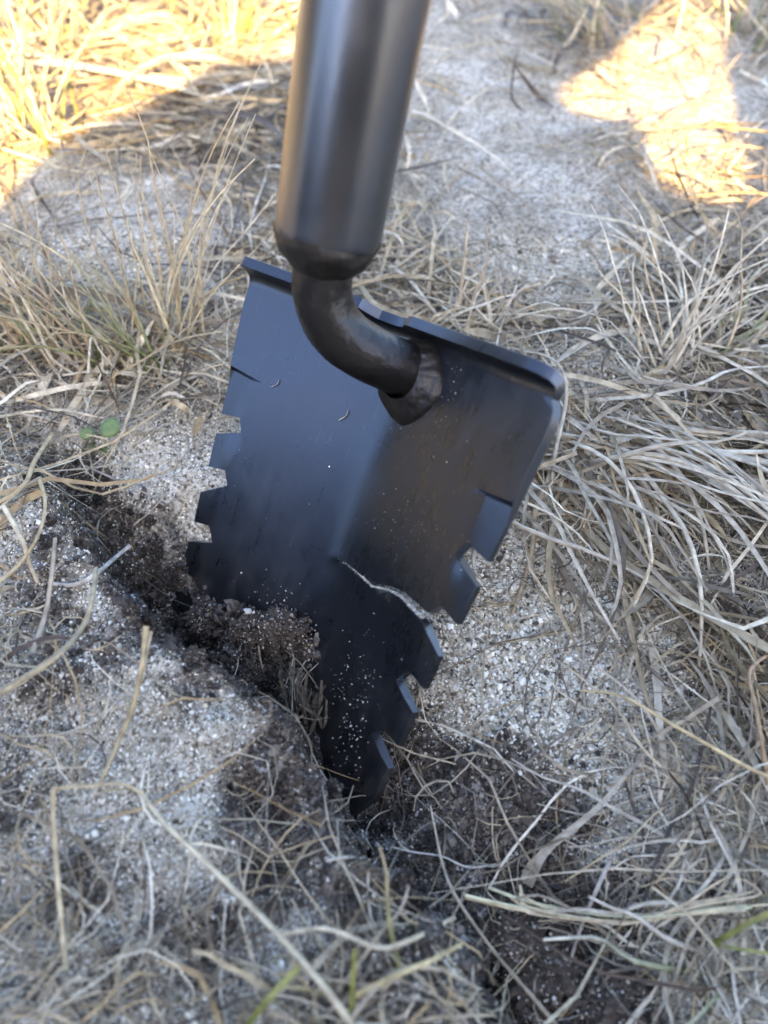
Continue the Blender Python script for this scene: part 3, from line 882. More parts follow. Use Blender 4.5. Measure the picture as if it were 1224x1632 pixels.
def build_blade_sand():
    A = []; R_ = []
    def add(n, fa, fv, r=0.32):
        k = 0
        while k < n:
            a = fa(); v = fv(a)
            if not pt_in(OUT, a, v): continue
            A.append((a, v)); R_.append(math.exp(random.gauss(math.log(r), 0.35))); k += 1
    # crack lining
    cl = [(-2.8, 66.0), (4.9, 65.2), (12.2, 65.1), (21.0, 65.0), (28.0, 62.5), (33.8, 61.4), (40, 61.7), (45.5, 62.2)]
    xs = [p[0] for p in cl]; vs = [p[1] for p in cl]
    P = []; R2 = []
    for k in range(1500):
        a = 1.0 + 44.0 * random.random() ** 0.7
        v = np.interp(a, CRK_A, CRK_V) + 0.35 + random.uniform(-0.25, 0.30)
        lip = surf(a, v + 0.3, 0.0)
        dz = 2.0 * min(1.0, ((a + 2.5) / 46.0)) ** 1.3
        P.append(np.array([lip[0], v + 0.1, lip[2] + random.random() ** 0.8 * (dz + 0.3)])); R2.append(math.exp(random.gauss(math.log(0.13), 0.35)))
    # dusting
    add(60, lambda: random.gauss(22, 3.5), lambda a: 96 - (a - 22) * 1.6 + random.gauss(0, 7), 0.125)
    add(45, lambda: random.gauss(33, 3.0), lambda a: 92 + random.gauss(0, 8), 0.125)
    add(60, lambda: random.gauss(36, 4), lambda a: 104 + random.gauss(0, 5), 0.16)
    add(60, lambda: random.gauss(24, 8), lambda a: 46 + random.gauss(0, 5), 0.10)
    add(110, lambda: random.gauss(18, 9), lambda a: 10 + random.gauss(0, 6), 0.10)
    add(45, lambda: random.uniform(-45, 50), lambda a: random.uniform(5, 110), 0.13)
    add(70, lambda: random.gauss(-12, 9), lambda a: 88 + random.gauss(0, 4), 0.16)
    for (a, v), r in zip(A, R_):
        P.append(surf(a, v, 0.0) + np.array([0, 0, -0.4 * r])); R2.append(r)
    P = loc2world(np.array(P)) - SPADE_BASE
    n = len(P)
    tint = SAND_PAL[RNG.choice(len(SAND_PAL), n, p=[.26, .24, .1, .2, .1, .07, .03])] * RNG.uniform(0.55, 0.95, (n, 1))
    grains('sand_residue', P, np.array(R2) / 1000.0, tint, spade)
build_blade_sand()

# ------------------------------------------------------------------ ribbons of dry grass
STRAW = np.array([[0.36, 0.33, 0.27], [0.44, 0.39, 0.29], [0.52, 0.47, 0.36], [0.30, 0.275, 0.235], [0.42, 0.33, 0.20], [0.22, 0.19, 0.15], [0.13, 0.10, 0.075], [0.56, 0.53, 0.45]])
STRAW = STRAW * np.array([1.09, 1.05, 0.94])
STRAW[2] = (0.66, 0.60, 0.46); STRAW[7] = (0.72, 0.68, 0.56); STRAW[5] = (0.17, 0.14, 0.10); STRAW[6] = (0.09, 0.065, 0.045)
STRAW_P = [.19, .19, .14, .13, .08, .11, .09, .07]

def ribbons(P0, head, length, width, curv, lift, roll, tint, rings=9, across=3, rise=None, wig=1.0):
    """many lying grass leaves at once; arrays of n. Follows the ground."""
    n = len(P0); s = np.linspace(0, 1, rings)
    wob = RNG.normal(0, 1, (n, rings)) * 0.16 * wig
    hd = head[:, None] + curv[:, None] * (s[None] - 0.3) + np.cumsum(wob, 1)
    kr = RNG.integers(2, max(3, rings - 1), n); km = (RNG.random(n) < 0.22) * RNG.normal(0, 0.9, n)
    hd = hd + km[:, None] * (np.arange(rings)[None] >= kr[:, None])
    step = length[:, None] / (rings - 1)
    cx = P0[:, 0:1] + np.concatenate([np.zeros((n, 1)), np.cumsum(np.cos(hd[:, :-1]) * step, 1)], 1)
    cy = P0[:, 1:2] + np.concatenate([np.zeros((n, 1)), np.cumsum(np.sin(hd[:, :-1]) * step, 1)], 1)
    g = land(cx, cy)
    # a leaf spans the hollows rather than painting itself onto them
    lin = g[:, :1] * (1 - s) + g[:, -1:] * s
    g2 = np.maximum(g, lin * 0.55 + g * 0.45)
    for _ in range(2):
        g2[:, 1:-1] = np.maximum(g[:, 1:-1], (g2[:, :-2] + g2[:, 1:-1] * 2 + g2[:, 2:]) / 4)
    arch = np.sin(np.pi * s)[None] * lift[:, None]
    cz = g2 + 0.0005 + arch + RNG.random((n, 1)) * 0.0035 * (lift[:, None] > 0)
    if rise is not None:
        cz = cz + (s[None] ** 1.6) * rise[:, None]
    prof = np.clip(np.minimum(1.0, 0.45 + s * 4) * (1 - np.clip((s - 0.55) / 0.45, 0, 1) ** 1.7 * 0.88), 0.08, 1)
    w = width[:, None] * prof[None] * 0.5
    rl = roll[:, None] + np.cumsum(RNG.normal(0, 0.22, (n, rings)), 1)
    tx, ty = np.cos(hd), np.sin(hd)
    lx, ly = -ty * np.cos(rl), tx * np.cos(rl); lz = np.sin(rl)
    ux, uy, uz = ty * np.sin(rl), -tx * np.sin(rl), np.cos(rl)
    C = np.stack([cx, cy, cz], -1); Ld = np.stack([lx, ly, lz], -1); Ud = np.stack([ux, uy, uz], -1)
    if across == 3:
        V = np.stack([C - Ld * w[..., None], C - Ud * w[..., None] * 0.28, C + Ld * w[..., None]], 2)
    else:
        V = np.stack([C - Ld * w[..., None], C + Ld * w[..., None]], 2)
    V = V.reshape(-1, 3)
    idx = (np.arange(n)[:, None, None] * rings + np.arange(rings - 1)[None, :, None]) * across + np.arange(across - 1)[None, None]
    F = np.stack([idx, idx + 1, idx + across + 1, idx + across], -1).reshape(-1, 4)
    shade = (0.82 + 0.3 * RNG.random((n, rings)))[..., None] * tint[:, None, :]
    T = np.repeat(shade.reshape(-1, 3), across, 0)
    return V, F, T

def flow(P, xs, ys):
    h = RNG.uniform(0, 2 * np.pi, len(xs))
    # turf flattened to the lower right beside the spade
    a = on_land(850, 720)[:2]; b = on_land(1130, 1120)[:2]; dr = math.atan2(b[1] - a[1], b[0] - a[0])
    k = np.exp(-(((xs - 1010) / 250) ** 2 + ((ys - 880) / 270) ** 2))
    use = RNG.random(len(xs)) < k * 0.95
    h = np.where(use, dr + RNG.normal(0, 0.42, len(xs)), h)
    # long leaves laid crosswise in the upper left
    k2 = np.exp(-(((xs - 250) / 330) ** 2 + ((ys - 120) / 170) ** 2))
    use = RNG.random(len(xs)) < k2 * 0.6
    h = np.where(use, RNG.choice([0.0, np.pi], len(xs)) + RNG.normal(-0.15, 0.5, len(xs)), h)
    return h

def clear_spade(V, F, T, per):
    """drop leaves that would cut through or hang over the spade as seen here or run through its metal"""
    rel = ((V - CAM) @ M_CAM) * 1000.0
    L = (rel - T_B) @ R_B
    infront = (np.abs(L[:, 0]) < 63) & (L[:, 1] > -14) & (L[:, 1] < 95) & (L[:, 2] < 6 - np.abs(L[:, 0]) * 0.28) & (L[:, 2] > -90)
    bad_leaf = np.zeros(len(V) // per, bool)
    bad_leaf |= infront.reshape(-1, per).any(1)
    keep = ~bad_leaf
    kv = np.repeat(keep, per)
    remap = np.cumsum(kv) - 1
    fk = keep[F[:, 0] // per]
    return V[kv], remap[F[fk]], T[kv]

def clear_bare(V, F, T, per):
    """most long leaves keep off the open sand"""
    c = (V - CAM) @ M_CAM; z = np.maximum(c[:, 2], 0.01)
    u = CX + FOC * c[:, 0] / z; v = CY + FOC * c[:, 1] / z
    hit = np.zeros(len(V), bool)
    for cx, cy, rx, ry in ((820, 1040, 110, 150), (690, 1230, 130, 90), (310, 1190, 170, 130), (860, 1520, 90, 90), (250, 850, 90, 80), (480, 1290, 90, 90),
                           (230, 350, 130, 45), (850, 340, 120, 100), (720, 110, 60, 80), (740, 250, 70, 60), (1085, 95, 55, 60), (980, 560, 70, 40), (1130, 870, 60, 40), (960, 180, 60, 30)):
        hit |= ((u - cx) / rx) ** 2 + ((v - cy) / ry) ** 2 < 1
    leaf = hit.reshape(-1, per).any(1) & (RNG.random(len(V) // per) < 0.72)
    keep = ~leaf; kv = np.repeat(keep, per); remap = np.cumsum(kv) - 1
    fk = keep[F[:, 0] // per]
    return V[kv], remap[F[fk]], T[kv]

def build_litter():
    P, xs, ys = screen_points(26000, -350, 1574, -110, 1850)
    P2, xs2, ys2 = screen_points(11000, -350, 1574, -110, 640)
    P = np.vstack([P, P2]); xs = np.r_[xs, xs2]; ys = np.r_[ys, ys2]
    keep = RNG.random(len(P)) < density(xs, ys) * 0.62 * (1 - 0.85 * damp(P[:, 0], P[:, 1]))
    P, xs, ys = P[keep], xs[keep], ys[keep]
    n = len(P)
    head = flow(P, xs, ys)
    length = np.exp(RNG.normal(math.log(0.055), 0.5, n)); length = np.clip(length, 0.012, 0.17)
    length = np.where(RNG.random(n) < 0.3, length * 0.35, length) * np.where(density(xs, ys) < 0.3, 0.6, 1.0)
    width = np.clip(np.exp(RNG.normal(math.log(0.00085), 0.58, n)), 0.0003, 0.0032)
    width = np.where(ys > 1000, width * 0.62, width)
    length = np.where(ys > 1150, length * 0.75, length)
    width = np.where(ys < 260, width * 1.5, width)
    width = np.where((xs > 800) & (ys < 1150) & (ys > 500), width * 1.15, width)
    lift = np.abs(RNG.normal(0.002, 0.0025, n)) * np.clip(length / 0.05, 0.3, 1.8)
    rise = np.where(RNG.random(n) < 0.16, RNG.uniform(0.004, 0.022, n), 0.0) * (ys < 1500)
    tint = STRAW[RNG.choice(len(STRAW), n, p=STRAW_P)] * RNG.uniform(0.8, 1.15, (n, 1))
    V, F, T = ribbons(P, head, length, width, RNG.normal(0, 0.9, n), lift, RNG.normal(0, 0.7, n), tint, 9, 3, rise)
    V, F, T = clear_bare(V, F, T, 27)
    V, F, T = clear_spade(V, F, T, 27)
    o = link('dead_grass', mesh_np('dead_grass', V, F, True, T), MAT_STRAW)
    tag(o, 'matted dead grass leaves lying all over the ground', 'grass', kind='stuff')
    print('litter', n, len(F) * 2)
    # fine fibres
    P, xs, ys = screen_points(27000, -300, 1524, 60, 1850)
    keep = RNG.random(len(P)) < np.clip(density(xs, ys) + 0.13, 0, 1) * np.where(ys > 1050, 0.45, 0.8)
    P, xs, ys = P[keep], xs[keep], ys[keep]; n = len(P)
    length = np.clip(np.exp(RNG.normal(math.log(0.022), 0.5, n)), 0.005, 0.07)
    tint = STRAW[RNG.choice(len(STRAW), n, p=STRAW_P)] * RNG.uniform(0.75, 1.15, (n, 1))
    V, F, T = ribbons(P, RNG.uniform(0, 6.28, n), length, np.clip(np.exp(RNG.normal(math.log(0.00042), 0.35, n)), 0.0002, 0.001), RNG.normal(0, 1.6, n),
                      np.abs(RNG.normal(0.001, 0.0018, n)), RNG.normal(0, 0.8, n), tint, 6, 2)
    V, F, T = clear_spade(V, F, T, 12)
    o = link('grass_fibres', mesh_np('grass_fibres', V, F, True, T), MAT_STRAW)
    tag(o, 'hair thin dead grass fibres scattered over the sand', 'grass', kind='stuff')
    # wider field, seen only past the edges of the frame
    n = 16000
    rr = 0.45 + 2.6 * RNG.random(n) ** 0.8; th = RNG.uniform(0, 2 * np.pi, n)
    P = np.stack([rr * np.cos(th), 0.15 + rr * np.sin(th)], 1)
    keep = (fbm(P[:, 0], P[:, 1], 0.2, 3, 91) > -0.12)
    r = np.c_[P, np.zeros(n)] - CAM
    c = r @ M_CAM; uu = CX + FOC * c[:, 0] / np.maximum(c[:, 2], 1e-3); vv = CY + FOC * c[:, 1] / np.maximum(c[:, 2], 1e-3)
    keep &= ~((c[:, 2] > 0) & (uu > -350) & (uu < 1574) & (vv > -110) & (vv < 1850))
    P = P[keep]; n = len(P)
    length = np.clip(np.exp(RNG.normal(math.log(0.07), 0.45, n)), 0.02, 0.2)
    tint = STRAW[RNG.choice(len(STRAW), n, p=STRAW_P)] * np.array([0.5, 0.5, 0.36])
    V, F, T = ribbons(P, RNG.uniform(0, 6.28, n), length, RNG.uniform(0.0012, 0.004, n), RNG.normal(0, 1.0, n), np.abs(RNG.normal(0.005, 0.005, n)),
                      RNG.normal(0, 0.7, n), tint, 6, 2, RNG.uniform(0, 0.03, n))
    o = link('dead_grass', mesh_np('field_grass', V, F, True, T), MAT_STRAW)
    tag(o, 'dead grass of the wider field round the dug place', 'grass', kind='stuff')
build_litter()

# ------------------------------------------------------------------ single stalks and leaves
def smooth_path(P, n):
    P = np.asarray(P, float); m = len(P)
    Q = np.vstack([2 * P[0] - P[1], P, 2 * P[-1] - P[-2]])
    out = []
    for t in np.linspace(0, m - 1, n):
        i = min(int(t), m - 2); u = t - i
        p0, p1, p2, p3 = Q[i], Q[i + 1], Q[i + 2], Q[i + 3]
        out.append(0.5 * ((2 * p1) + (-p0 + p2) * u + (2 * p0 - 5 * p1 + 4 * p2 - p3) * u * u + (-p0 + 3 * p1 - 3 * p2 + p3) * u ** 3))
    return np.array(out)

def stalk_mesh(name, P, w0, w1, col, flat=False, rings=16, col2=None, up=(0, 0, 1), fold=0.4, bulge=None):
    """a stem (six sided) or a folded leaf along world path P; widths in metres"""
    S = smooth_path(P, rings); T = np.gradient(S, axis=0); T /= np.linalg.norm(T, axis=1)[:, None] + 1e-12
    V = []; C = []
    side = np.cross(T[0], up); side /= np.linalg.norm(side) + 1e-9
    ac = 3 if flat else 6
    for i in range(rings):
        s = i / (rings - 1)
        side = side - T[i] * (side @ T[i]); side /= np.linalg.norm(side) + 1e-9
        nrm = np.cross(side, T[i])
        w = (w0 + (w1 - w0) * s) * 0.5
        if bulge is not None: w = w * (1 + bulge[1] * math.exp(-((s - bulge[0]) / bulge[2]) ** 2))
        if flat:
            V += [S[i] - side * w, S[i] - nrm * w * fold, S[i] + side * w]
        else:
            for k in range(6):
                th = k * math.pi / 3; V.append(S[i] + w * (math.cos(th) * side + 0.5 * math.sin(th) * nrm))
        c = np.array(col) if col2 is None else np.array(col) * (1 - s) + np.array(col2) * s
        c = c * (0.86 + 0.26 * random.random())
        C += [c] * ac
    F = []
    for i in range(rings - 1):
        if flat:
            for k in range(2): F.append([i * 3 + k, i * 3 + k + 1, i * 3 + k + 4, i * 3 + k + 3])
        else:
            for k in range(6): F.append([i * 6 + k, i * 6 + (k + 1) % 6, (i + 1) * 6 + (k + 1) % 6, (i + 1) * 6 + k])
    return np.array(V), np.array(F), np.array(C)

PALE = (0.62, 0.55, 0.40); TAN = (0.50, 0.41, 0.24); GREY = (0.43, 0.38, 0.29); BROWN = (0.16, 0.11, 0.07); GREEN = (0.16, 0.20, 0.03); OCHRE = (0.52, 0.40, 0.17)

def stalk(name, pix, label, cat, w0=1.6, w1=1.0, col=PALE, flat=False, col2=None, rings=18, group=None, bulge=None, fold=0.4):
    """pix: (x, y, height above the ground in mm)"""
    P = np.array([on_land(x, y, h / 1000.0) for x, y, h in pix])
    base = P[0].copy()
    if np.mean([q[1] for q in pix]) > 1150 and not name.startswith('grass'): w0, w1 = w0 * 0.72, w1 * 0.72
    V, F, C = stalk_mesh(name, P, w0 / 1000, w1 / 1000, col, flat, rings, col2, fold=fold, bulge=bulge)
    o = link(name, mesh_np(name, V - base, F, True, C), MAT_STRAW)
    o.location = base
    return tag(o, label, cat, group)

stalk('straw', [(105, 1545, 3), (93, 1420, 10), (84, 1272, 16), (100, 1256, 17), (150, 1253, 16), (193, 1249, 14), (226, 1264, 12)], 'pale straw folded into a square corner at the lower left', 'straw', 1.7, 1.6, (0.60, 0.52, 0.34))
stalk('straw', [(222, 1258, 8), (262, 1312, 10), (350, 1396, 12), (440, 1486, 14), (520, 1578, 12), (580, 1660, 8)], 'long straight pale straw running diagonally to the bottom edge', 'straw', 1.3, 2.3, (0.58, 0.52, 0.37))
stalk('straw', [(233, 998, 16), (226, 1060, 14), (212, 1125, 10), (190, 1180, 6), (158, 1252, 2)], 'yellowish straw with a frayed upright end on the left bank', 'straw', 1.3, 0.9, TAN, bulge=(0.05, 0.25, 0.1))
stalk('straw', [(240, 1006, 15), (231, 1050, 13), (224, 1090, 9)], 'short frayed split end beside the upright yellowish straw', 'straw', 1.2, 0.9, PALE)
stalk('straw', [(208, 869, 14), (182, 890, 10), (155, 913, 6), (120, 932, 3), (78, 930, 2)], 'white broken straw poking out over the dark hole', 'straw', 1.6, 1.2, (0.68, 0.66, 0.6))
stalk('straw', [(153, 905, 12), (146, 960, 14), (128, 1005, 16), (90, 1045, 18), (40, 1080, 18), (-30, 1120, 14)], 'thick olive tan stem curving down to the left edge', 'stem', 1.3, 2.2, (0.40, 0.35, 0.23))
stalk('straw', [(84, 690, 10), (55, 735, 9), (40, 770, 8), (0, 800, 6), (-40, 815, 4)], 'straw with a blunt tan tip at the left margin above the bank', 'straw', 1.9, 1.3, TAN)
stalk('straw', [(-20, 942, 4), (30, 900, 9), (62, 850, 12), (72, 800, 11), (62, 762, 8)], 'tan straw curved like a bow near the left edge', 'straw', 1.5, 1.3, (0.52, 0.44, 0.27))
stalk('straw', [(5, 806, 9), (35, 860, 10), (48, 900, 8), (60, 928, 5)], 'short bleached straw crossing the bowed straw on the left', 'straw', 1.5, 1.1, PALE)
stalk('straw', [(88, 858, 7), (82, 920, 9), (72, 980, 8), (52, 1040, 5)], 'grey branching stem lying on the left bank', 'stem', 1.2, 1.6, GREY)
stalk('straw', [(-20, 668, 4), (40, 657, 6), (95, 653, 7), (135, 660, 6), (172, 668, 3)], 'pale straw arching across the top of the left bank', 'straw', 1.5, 0.8, PALE)
stalk('straw', [(-20, 655, 3), (50, 662, 5), (90, 672, 4), (118, 678, 2)], 'second pale straw just under the arching one', 'straw', 1.0, 0.6, (0.55, 0.5, 0.4))
stalk('straw', [(686, 1284, 2), (694, 1325, 4), (706, 1380, 6), (728, 1432, 8), (786, 1515, 8), (850, 1590, 8), (900, 1650, 6)], 'long thin stalk rising below the blade tip and running to the bottom edge', 'stalk', 0.7, 1.7, (0.58, 0.52, 0.40), col2=(0.36, 0.30, 0.22))
stalk('grass_leaf', [(838, 1412, 2), (850, 1382, 4), (876, 1350, 6), (920, 1315, 7), (960, 1280, 6), (995, 1238, 5), (1030, 1200, 3)], 'broad flat grey leaf lying slantwise below the sandy patch', 'leaf', 2.6, 0.8, (0.42, 0.39, 0.32), True, bulge=(0.12, 0.6, 0.12))
stalk('straw', [(925, 1101, 14), (960, 1103, 16), (1000, 1113, 18), (1060, 1148, 19), (1130, 1188, 19), (1190, 1222, 17), (1240, 1245, 15)], 'ochre stem held above the sand on the right, out of focus', 'stem', 0.8, 1.6, (0.58, 0.46, 0.25))
stalk('straw', [(1160, 1140, 4), (1180, 1175, 5), (1205, 1205, 5), (1228, 1228, 4)], 'thick white hollow stalk at the right edge', 'stalk', 2.6, 3.2, (0.60, 0.57, 0.48))
stalk('grass_leaf', [(1040, 1030, 3), (1046, 1080, 5), (1050, 1140, 6), (1056, 1190, 4), (1062, 1250, 3)], 'flat pale leaf running straight down through the matted grass', 'leaf', 2.4, 1.4, (0.48, 0.44, 0.35), True)
stalk('twig', [(295, 254, 22), (312, 290, 19), (336, 328, 15), (352, 356, 9), (372, 388, 3)], 'thin brown twig leaning left of the handle', 'twig', 1.0, 1.4, BROWN)
stalk('straw', [(835, 560, 10), (868, 566, 14), (893, 585, 15), (903, 622, 14), (897, 668, 11), (885, 720, 8), (880, 765, 5)], 'pale straw looping round the right corner of the blade', 'straw', 1.0, 1.4, (0.50, 0.46, 0.36))
stalk('straw', [(595, 1340, 2), (625, 1350, 4), (660, 1358, 4), (705, 1365, 3), (745, 1382, 4), (790, 1378, 2)], 'fine white straw curling across the soil below the blade', 'straw', 0.6, 0.7, (0.60, 0.57, 0.5))
stalk('straw', [(445, 1490, 10), (520, 1480, 12), (600, 1510, 10), (650, 1500, 9), (725, 1462, 6)], 'pale straw bent upward in the blurred tuft at the bottom', 'straw', 1.3, 1.5, PALE)
stalk('straw', [(560, 1590, 10), (640, 1550, 14), (690, 1530, 13), (735, 1505, 9)], 'yellow straw reaching right out of the bottom tuft', 'straw', 1.7, 1.1, (0.56, 0.47, 0.26))
stalk('straw', [(760, 1575, 4), (700, 1545, 8), (630, 1550, 12), (570, 1610, 12), (540, 1660, 8)], 'grey straw bowed over the bottom edge', 'straw', 1.2, 1.4, GREY)
stalk('straw', [(520, 1372, 3), (555, 1366, 4), (590, 1370, 2)], 'short white straw lying on the bank just below the blade tip', 'straw', 0.9, 0.8, (0.62, 0.6, 0.52))
stalk('straw', [(680, 1262, 2), (665, 1215, 3), (672, 1240, 2)], 'short brown stick leaning by the tip of the blade', 'stick', 1.0, 0.8, (0.22, 0.18, 0.13))
stalk('straw', [(900, 1405, 3), (950, 1372, 6), (1000, 1340, 8), (1040, 1300, 6), (1062, 1285, 4)], 'straight tan straw over the dark soil at lower right', 'straw', 0.9, 0.7, (0.54, 0.45, 0.28))
stalk('straw', [(905, 1545, 3), (925, 1480, 8), (950, 1420, 9), (972, 1372, 5)], 'grey stalk standing across the straw bundle', 'stalk', 1.1, 1.6, (0.44, 0.40, 0.34))
stalk('straw', [(1020, 1520, 4), (1045, 1480, 7), (1080, 1458, 8)], 'short straw forking down from the right end of the bundle', 'straw', 0.9, 0.9, PALE)
stalk('straw', [(140, 595, 10), (146, 536, 14), (160, 560, 12), (192, 597, 4)], 'white straw stub at the foot of the left tuft', 'straw', 0.9, 1.1, (0.66, 0.6, 0.48))
stalk('straw', [(100, 598, 4), (145, 592, 6), (190, 595, 6), (235, 602, 3)], 'straw lying level under the left tuft', 'straw', 0.9, 1.3, (0.6, 0.55, 0.42))
stalk('straw', [(215, 835, 3), (240, 815, 6), (262, 790, 7)], 'grey needle like straw on the far rim of the dark hole', 'straw', 1.0, 0.6, GREY)
stalk('straw', [(135, 742, 4), (175, 760, 6), (230, 785, 5), (262, 806, 3)], 'thin grey stem slanting down past the green seedling', 'stem', 0.8, 0.6, (0.36, 0.33, 0.28))
stalk('straw', [(830, 775, 5), (850, 750, 8), (885, 735, 10), (920, 722, 11)], 'split tan straw pointing right from the blade edge', 'straw', 1.5, 1.2, (0.50, 0.43, 0.29), True)
stalk('straw', [(780, 1210, 2), (792, 1170, 3), (820, 1130, 3), (850, 1105, 2)], 'thin grey stem lying on the pale sand right of the teeth', 'stem', 0.5, 0.5, (0.40, 0.36, 0.30))
stalk('straw', [(1228, 1040, 8), (1195, 1070, 14), (1205, 1130, 16), (1215, 1190, 14), (1224, 1250, 8)], 'brown stem bending upright at the right edge', 'stem', 0.9, 1.5, (0.40, 0.28, 0.16))

# the bundle of straws at lower right
def bundle():
    base = on_land(760, 1425, 0.004)
    e = empty('straw_bundle', base)
    tag(e, 'pale sheaf of several straws bent together across the dark soil at lower right', 'straw')
    rs = random.Random(5)
    for k in range(9):
        oa, ob, oc = rs.uniform(-14, 16), rs.uniform(-11, 11), rs.uniform(-22, 22)
        pts = [(745 + rs.uniform(-20, 90), 1418 + oa, 5 + rs.uniform(0, 4)), (840, 1440 + oa * 0.9, 8), (920, 1457 + ob, 9 + rs.uniform(-1, 3)), (1010, 1465 + ob * 0.8, 10 + rs.uniform(-1, 3)),
               (1090, 1450 + oc * 0.4, 10), (1150 + rs.uniform(-30, 60), 1436 + oc * 0.8, 8), (1205 + rs.uniform(-60, 25), 1424 + oc * 1.3, 6)]
        P = np.array([on_land(x, y, h / 1000) for x, y, h in pts])
        V, F, C = stalk_mesh('strand', P, 0.0009, 0.0005, (0.68 + rs.uniform(-.08, .05), 0.60, 0.40), False, 18)
        link('strand', mesh_np('strand', V - base, F, True, C), MAT_STRAW, e)
bundle()

# ------------------------------------------------------------------ tufts
def tuft(pxy, label, n, length, fan, lean, cols, wid=1.2, spread=7, name='grass_tuft', elev=(0.6, 1.35), droop=0.5, group='dry grass tufts', green=0.0, seed=0, kink=0.25):
    rs = random.Random(seed)
    base = on_land(*pxy)
    e = empty(name, base)
    tag(e, label, 'grass tuft', group)
    for k in range(n):
        az = lean + rs.gauss(0, fan); el = rs.uniform(*elev); L = length * rs.uniform(0.45, 1.15) / 1000
        p = np.array([rs.gauss(0, spread), rs.gauss(0, spread * 0.6), 0]) / 1000
        p[2] = hgt(base[0] + p[0], base[1] + p[1]) - base[2] - 0.001
        pts = [p.copy()]; steps = 6
        for j in range(steps):
            d = np.array([math.cos(az) * math.cos(el), math.sin(az) * math.cos(el), math.sin(el)])
            p = p + d * L / steps
            gz = hgt(base[0] + p[0], base[1] + p[1]) - base[2] + 0.001
            if p[2] < gz: p[2] = gz; el = max(el, 0.0)
            pts.append(p.copy()); el -= droop * rs.uniform(0.05, 0.4); az += rs.gauss(0, kink)
        c = cols[rs.randrange(len(cols))]
        c2 = None
        if rs.random() < green: c2 = c; c = (0.13, 0.17, 0.03)
        w = wid * rs.uniform(0.6, 1.4) / 1000
        V, F, C = stalk_mesh('leaf_blade', pts, w, w * 0.35, c, rs.random() < 0.6, 12, c2)
        rel = V + base
        # keep leaves from passing in front of the spade
        Lc = (((rel - CAM) @ M_CAM) * 1000 - T_B) @ R_B
        if ((np.abs(Lc[:, 0]) < 66) & (Lc[:, 1] > -16) & (Lc[:, 1] < 120) & (Lc[:, 2] < 7 - np.abs(Lc[:, 0]) * 0.28) & (Lc[:, 2] > -60)).any(): continue
        link('leaf_blade', mesh_np('leaf_blade', V, F, True, C), MAT_STRAW, e)
    return e
DRY = [(0.48, 0.40, 0.25), (0.42, 0.33, 0.19), (0.55, 0.48, 0.32), (0.36, 0.30, 0.20), (0.50, 0.44, 0.33)]
WARM = [(0.40, 0.30, 0.18), (0.48, 0.38, 0.24), (0.36, 0.29, 0.19), (0.54, 0.47, 0.34)]
BLEACH = [(0.54, 0.49, 0.39), (0.66, 0.61, 0.49), (0.44, 0.40, 0.32), (0.32, 0.275, 0.205), (0.48, 0.40, 0.27), (0.58, 0.53, 0.43)]
PI = math.pi
tuft((110, 570), 'brownish bushy grass tuft at the left edge with green shoots', 42, 58, 0.7, 2.3, WARM, 1.1, 10, green=0.2, seed=1, elev=(0.5, 1.4))
tuft((30, 560), 'fine brown grass tuft cut by the left edge', 26, 50, 0.6, 2.2, WARM, 1.0, 8, green=0.15, seed=2)
tuft((238, 588), 'green based tuft leaning left, left of the blade', 22, 75, 0.5, 2.5, DRY, 1.2, 4, green=0.4, seed=3, elev=(0.5, 1.0))
tuft((272, 548), 'tall upright tan grass tuft left of the blade', 34, 88, 0.8, 1.5, DRY, 1.0, 6, seed=4, elev=(0.75, 1.5), droop=0.35)
tuft((70, 230), 'dark half shaded tuft with one long green leaf at upper left', 30, 110, 0.7, 1.9, DRY, 1.6, 9, green=0.35, seed=5)
tuft((1075, 590), 'bleached tuft of long straight leaves below the bright patch', 26, 62, 0.6, 1.3, BLEACH, 1.2, 8, seed=6, elev=(0.4, 1.1), droop=0.3)
tuft((1135, 570), 'green tinged tuft leaning right at the right edge', 28, 60, 0.6, 0.6, BLEACH, 1.3, 8, green=0.35, seed=7, elev=(0.3, 0.9))
tuft((770, 535), 'small bleached tuft just behind the top of the blade', 22, 50, 1.2, 1.5, BLEACH, 1.6, 7, seed=8, elev=(0.4, 1.3))
tuft((960, 70), 'blurred tan tuft beside the bright patch at the top', 36, 120, 0.8, 2.6, DRY, 1.6, 12, green=0.2, seed=9, elev=(0.4, 1.1))
tuft((395, 70), 'sunlit tuft with yellow green leaves left of the handle', 26, 110, 0.9, 1.6, DRY, 1.7, 12, green=0.5, seed=10)
tuft((100, 60), 'sunlit tan tuft at the upper left corner', 40, 130, 1.0, 1.6, DRY, 1.9, 22, green=0.1, seed=11, elev=(0.3, 1.3))
tuft((1190, 60), 'shaded tuft at the upper right corner', 34, 120, 0.9, 1.8, BLEACH, 1.6, 14, green=0.2, seed=12)
tuft((560, 1600), 'blurred tuft of pale and green leaves at the bottom edge', 16, 30, 1.6, 1.8, DRY, 1.3, 7, green=0.3, seed=13, elev=(0.2, 0.9))
tuft((845, 735), 'long bleached grass flattened towards the lower right beside the blade', 55, 88, 0.30, -0.80, BLEACH, 1.9, 12, name='flattened_grass_clump', elev=(0.15, 0.7), droop=0.8, seed=14, kink=0.22)
tuft((980, 690), 'second flattened clump lying across the right side', 55, 100, 0.4, -0.75, BLEACH, 2.0, 16, name='flattened_grass_clump', elev=(0.1, 0.6), droop=0.8, seed=15, kink=0.24)
tuft((1150, 1520), 'mixed tuft with olive green leaves at the lower right edge', 22, 40, 1.4, 1.6, BLEACH, 1.3, 9, green=0.25, seed=16, elev=(0.1, 0.8))
tuft((1140, 1330), 'low sprawling pale tuft at the right edge above the straw bundle', 28, 48, 1.5, 2.0, BLEACH, 1.0, 12, seed=17, elev=(0.1, 0.7))
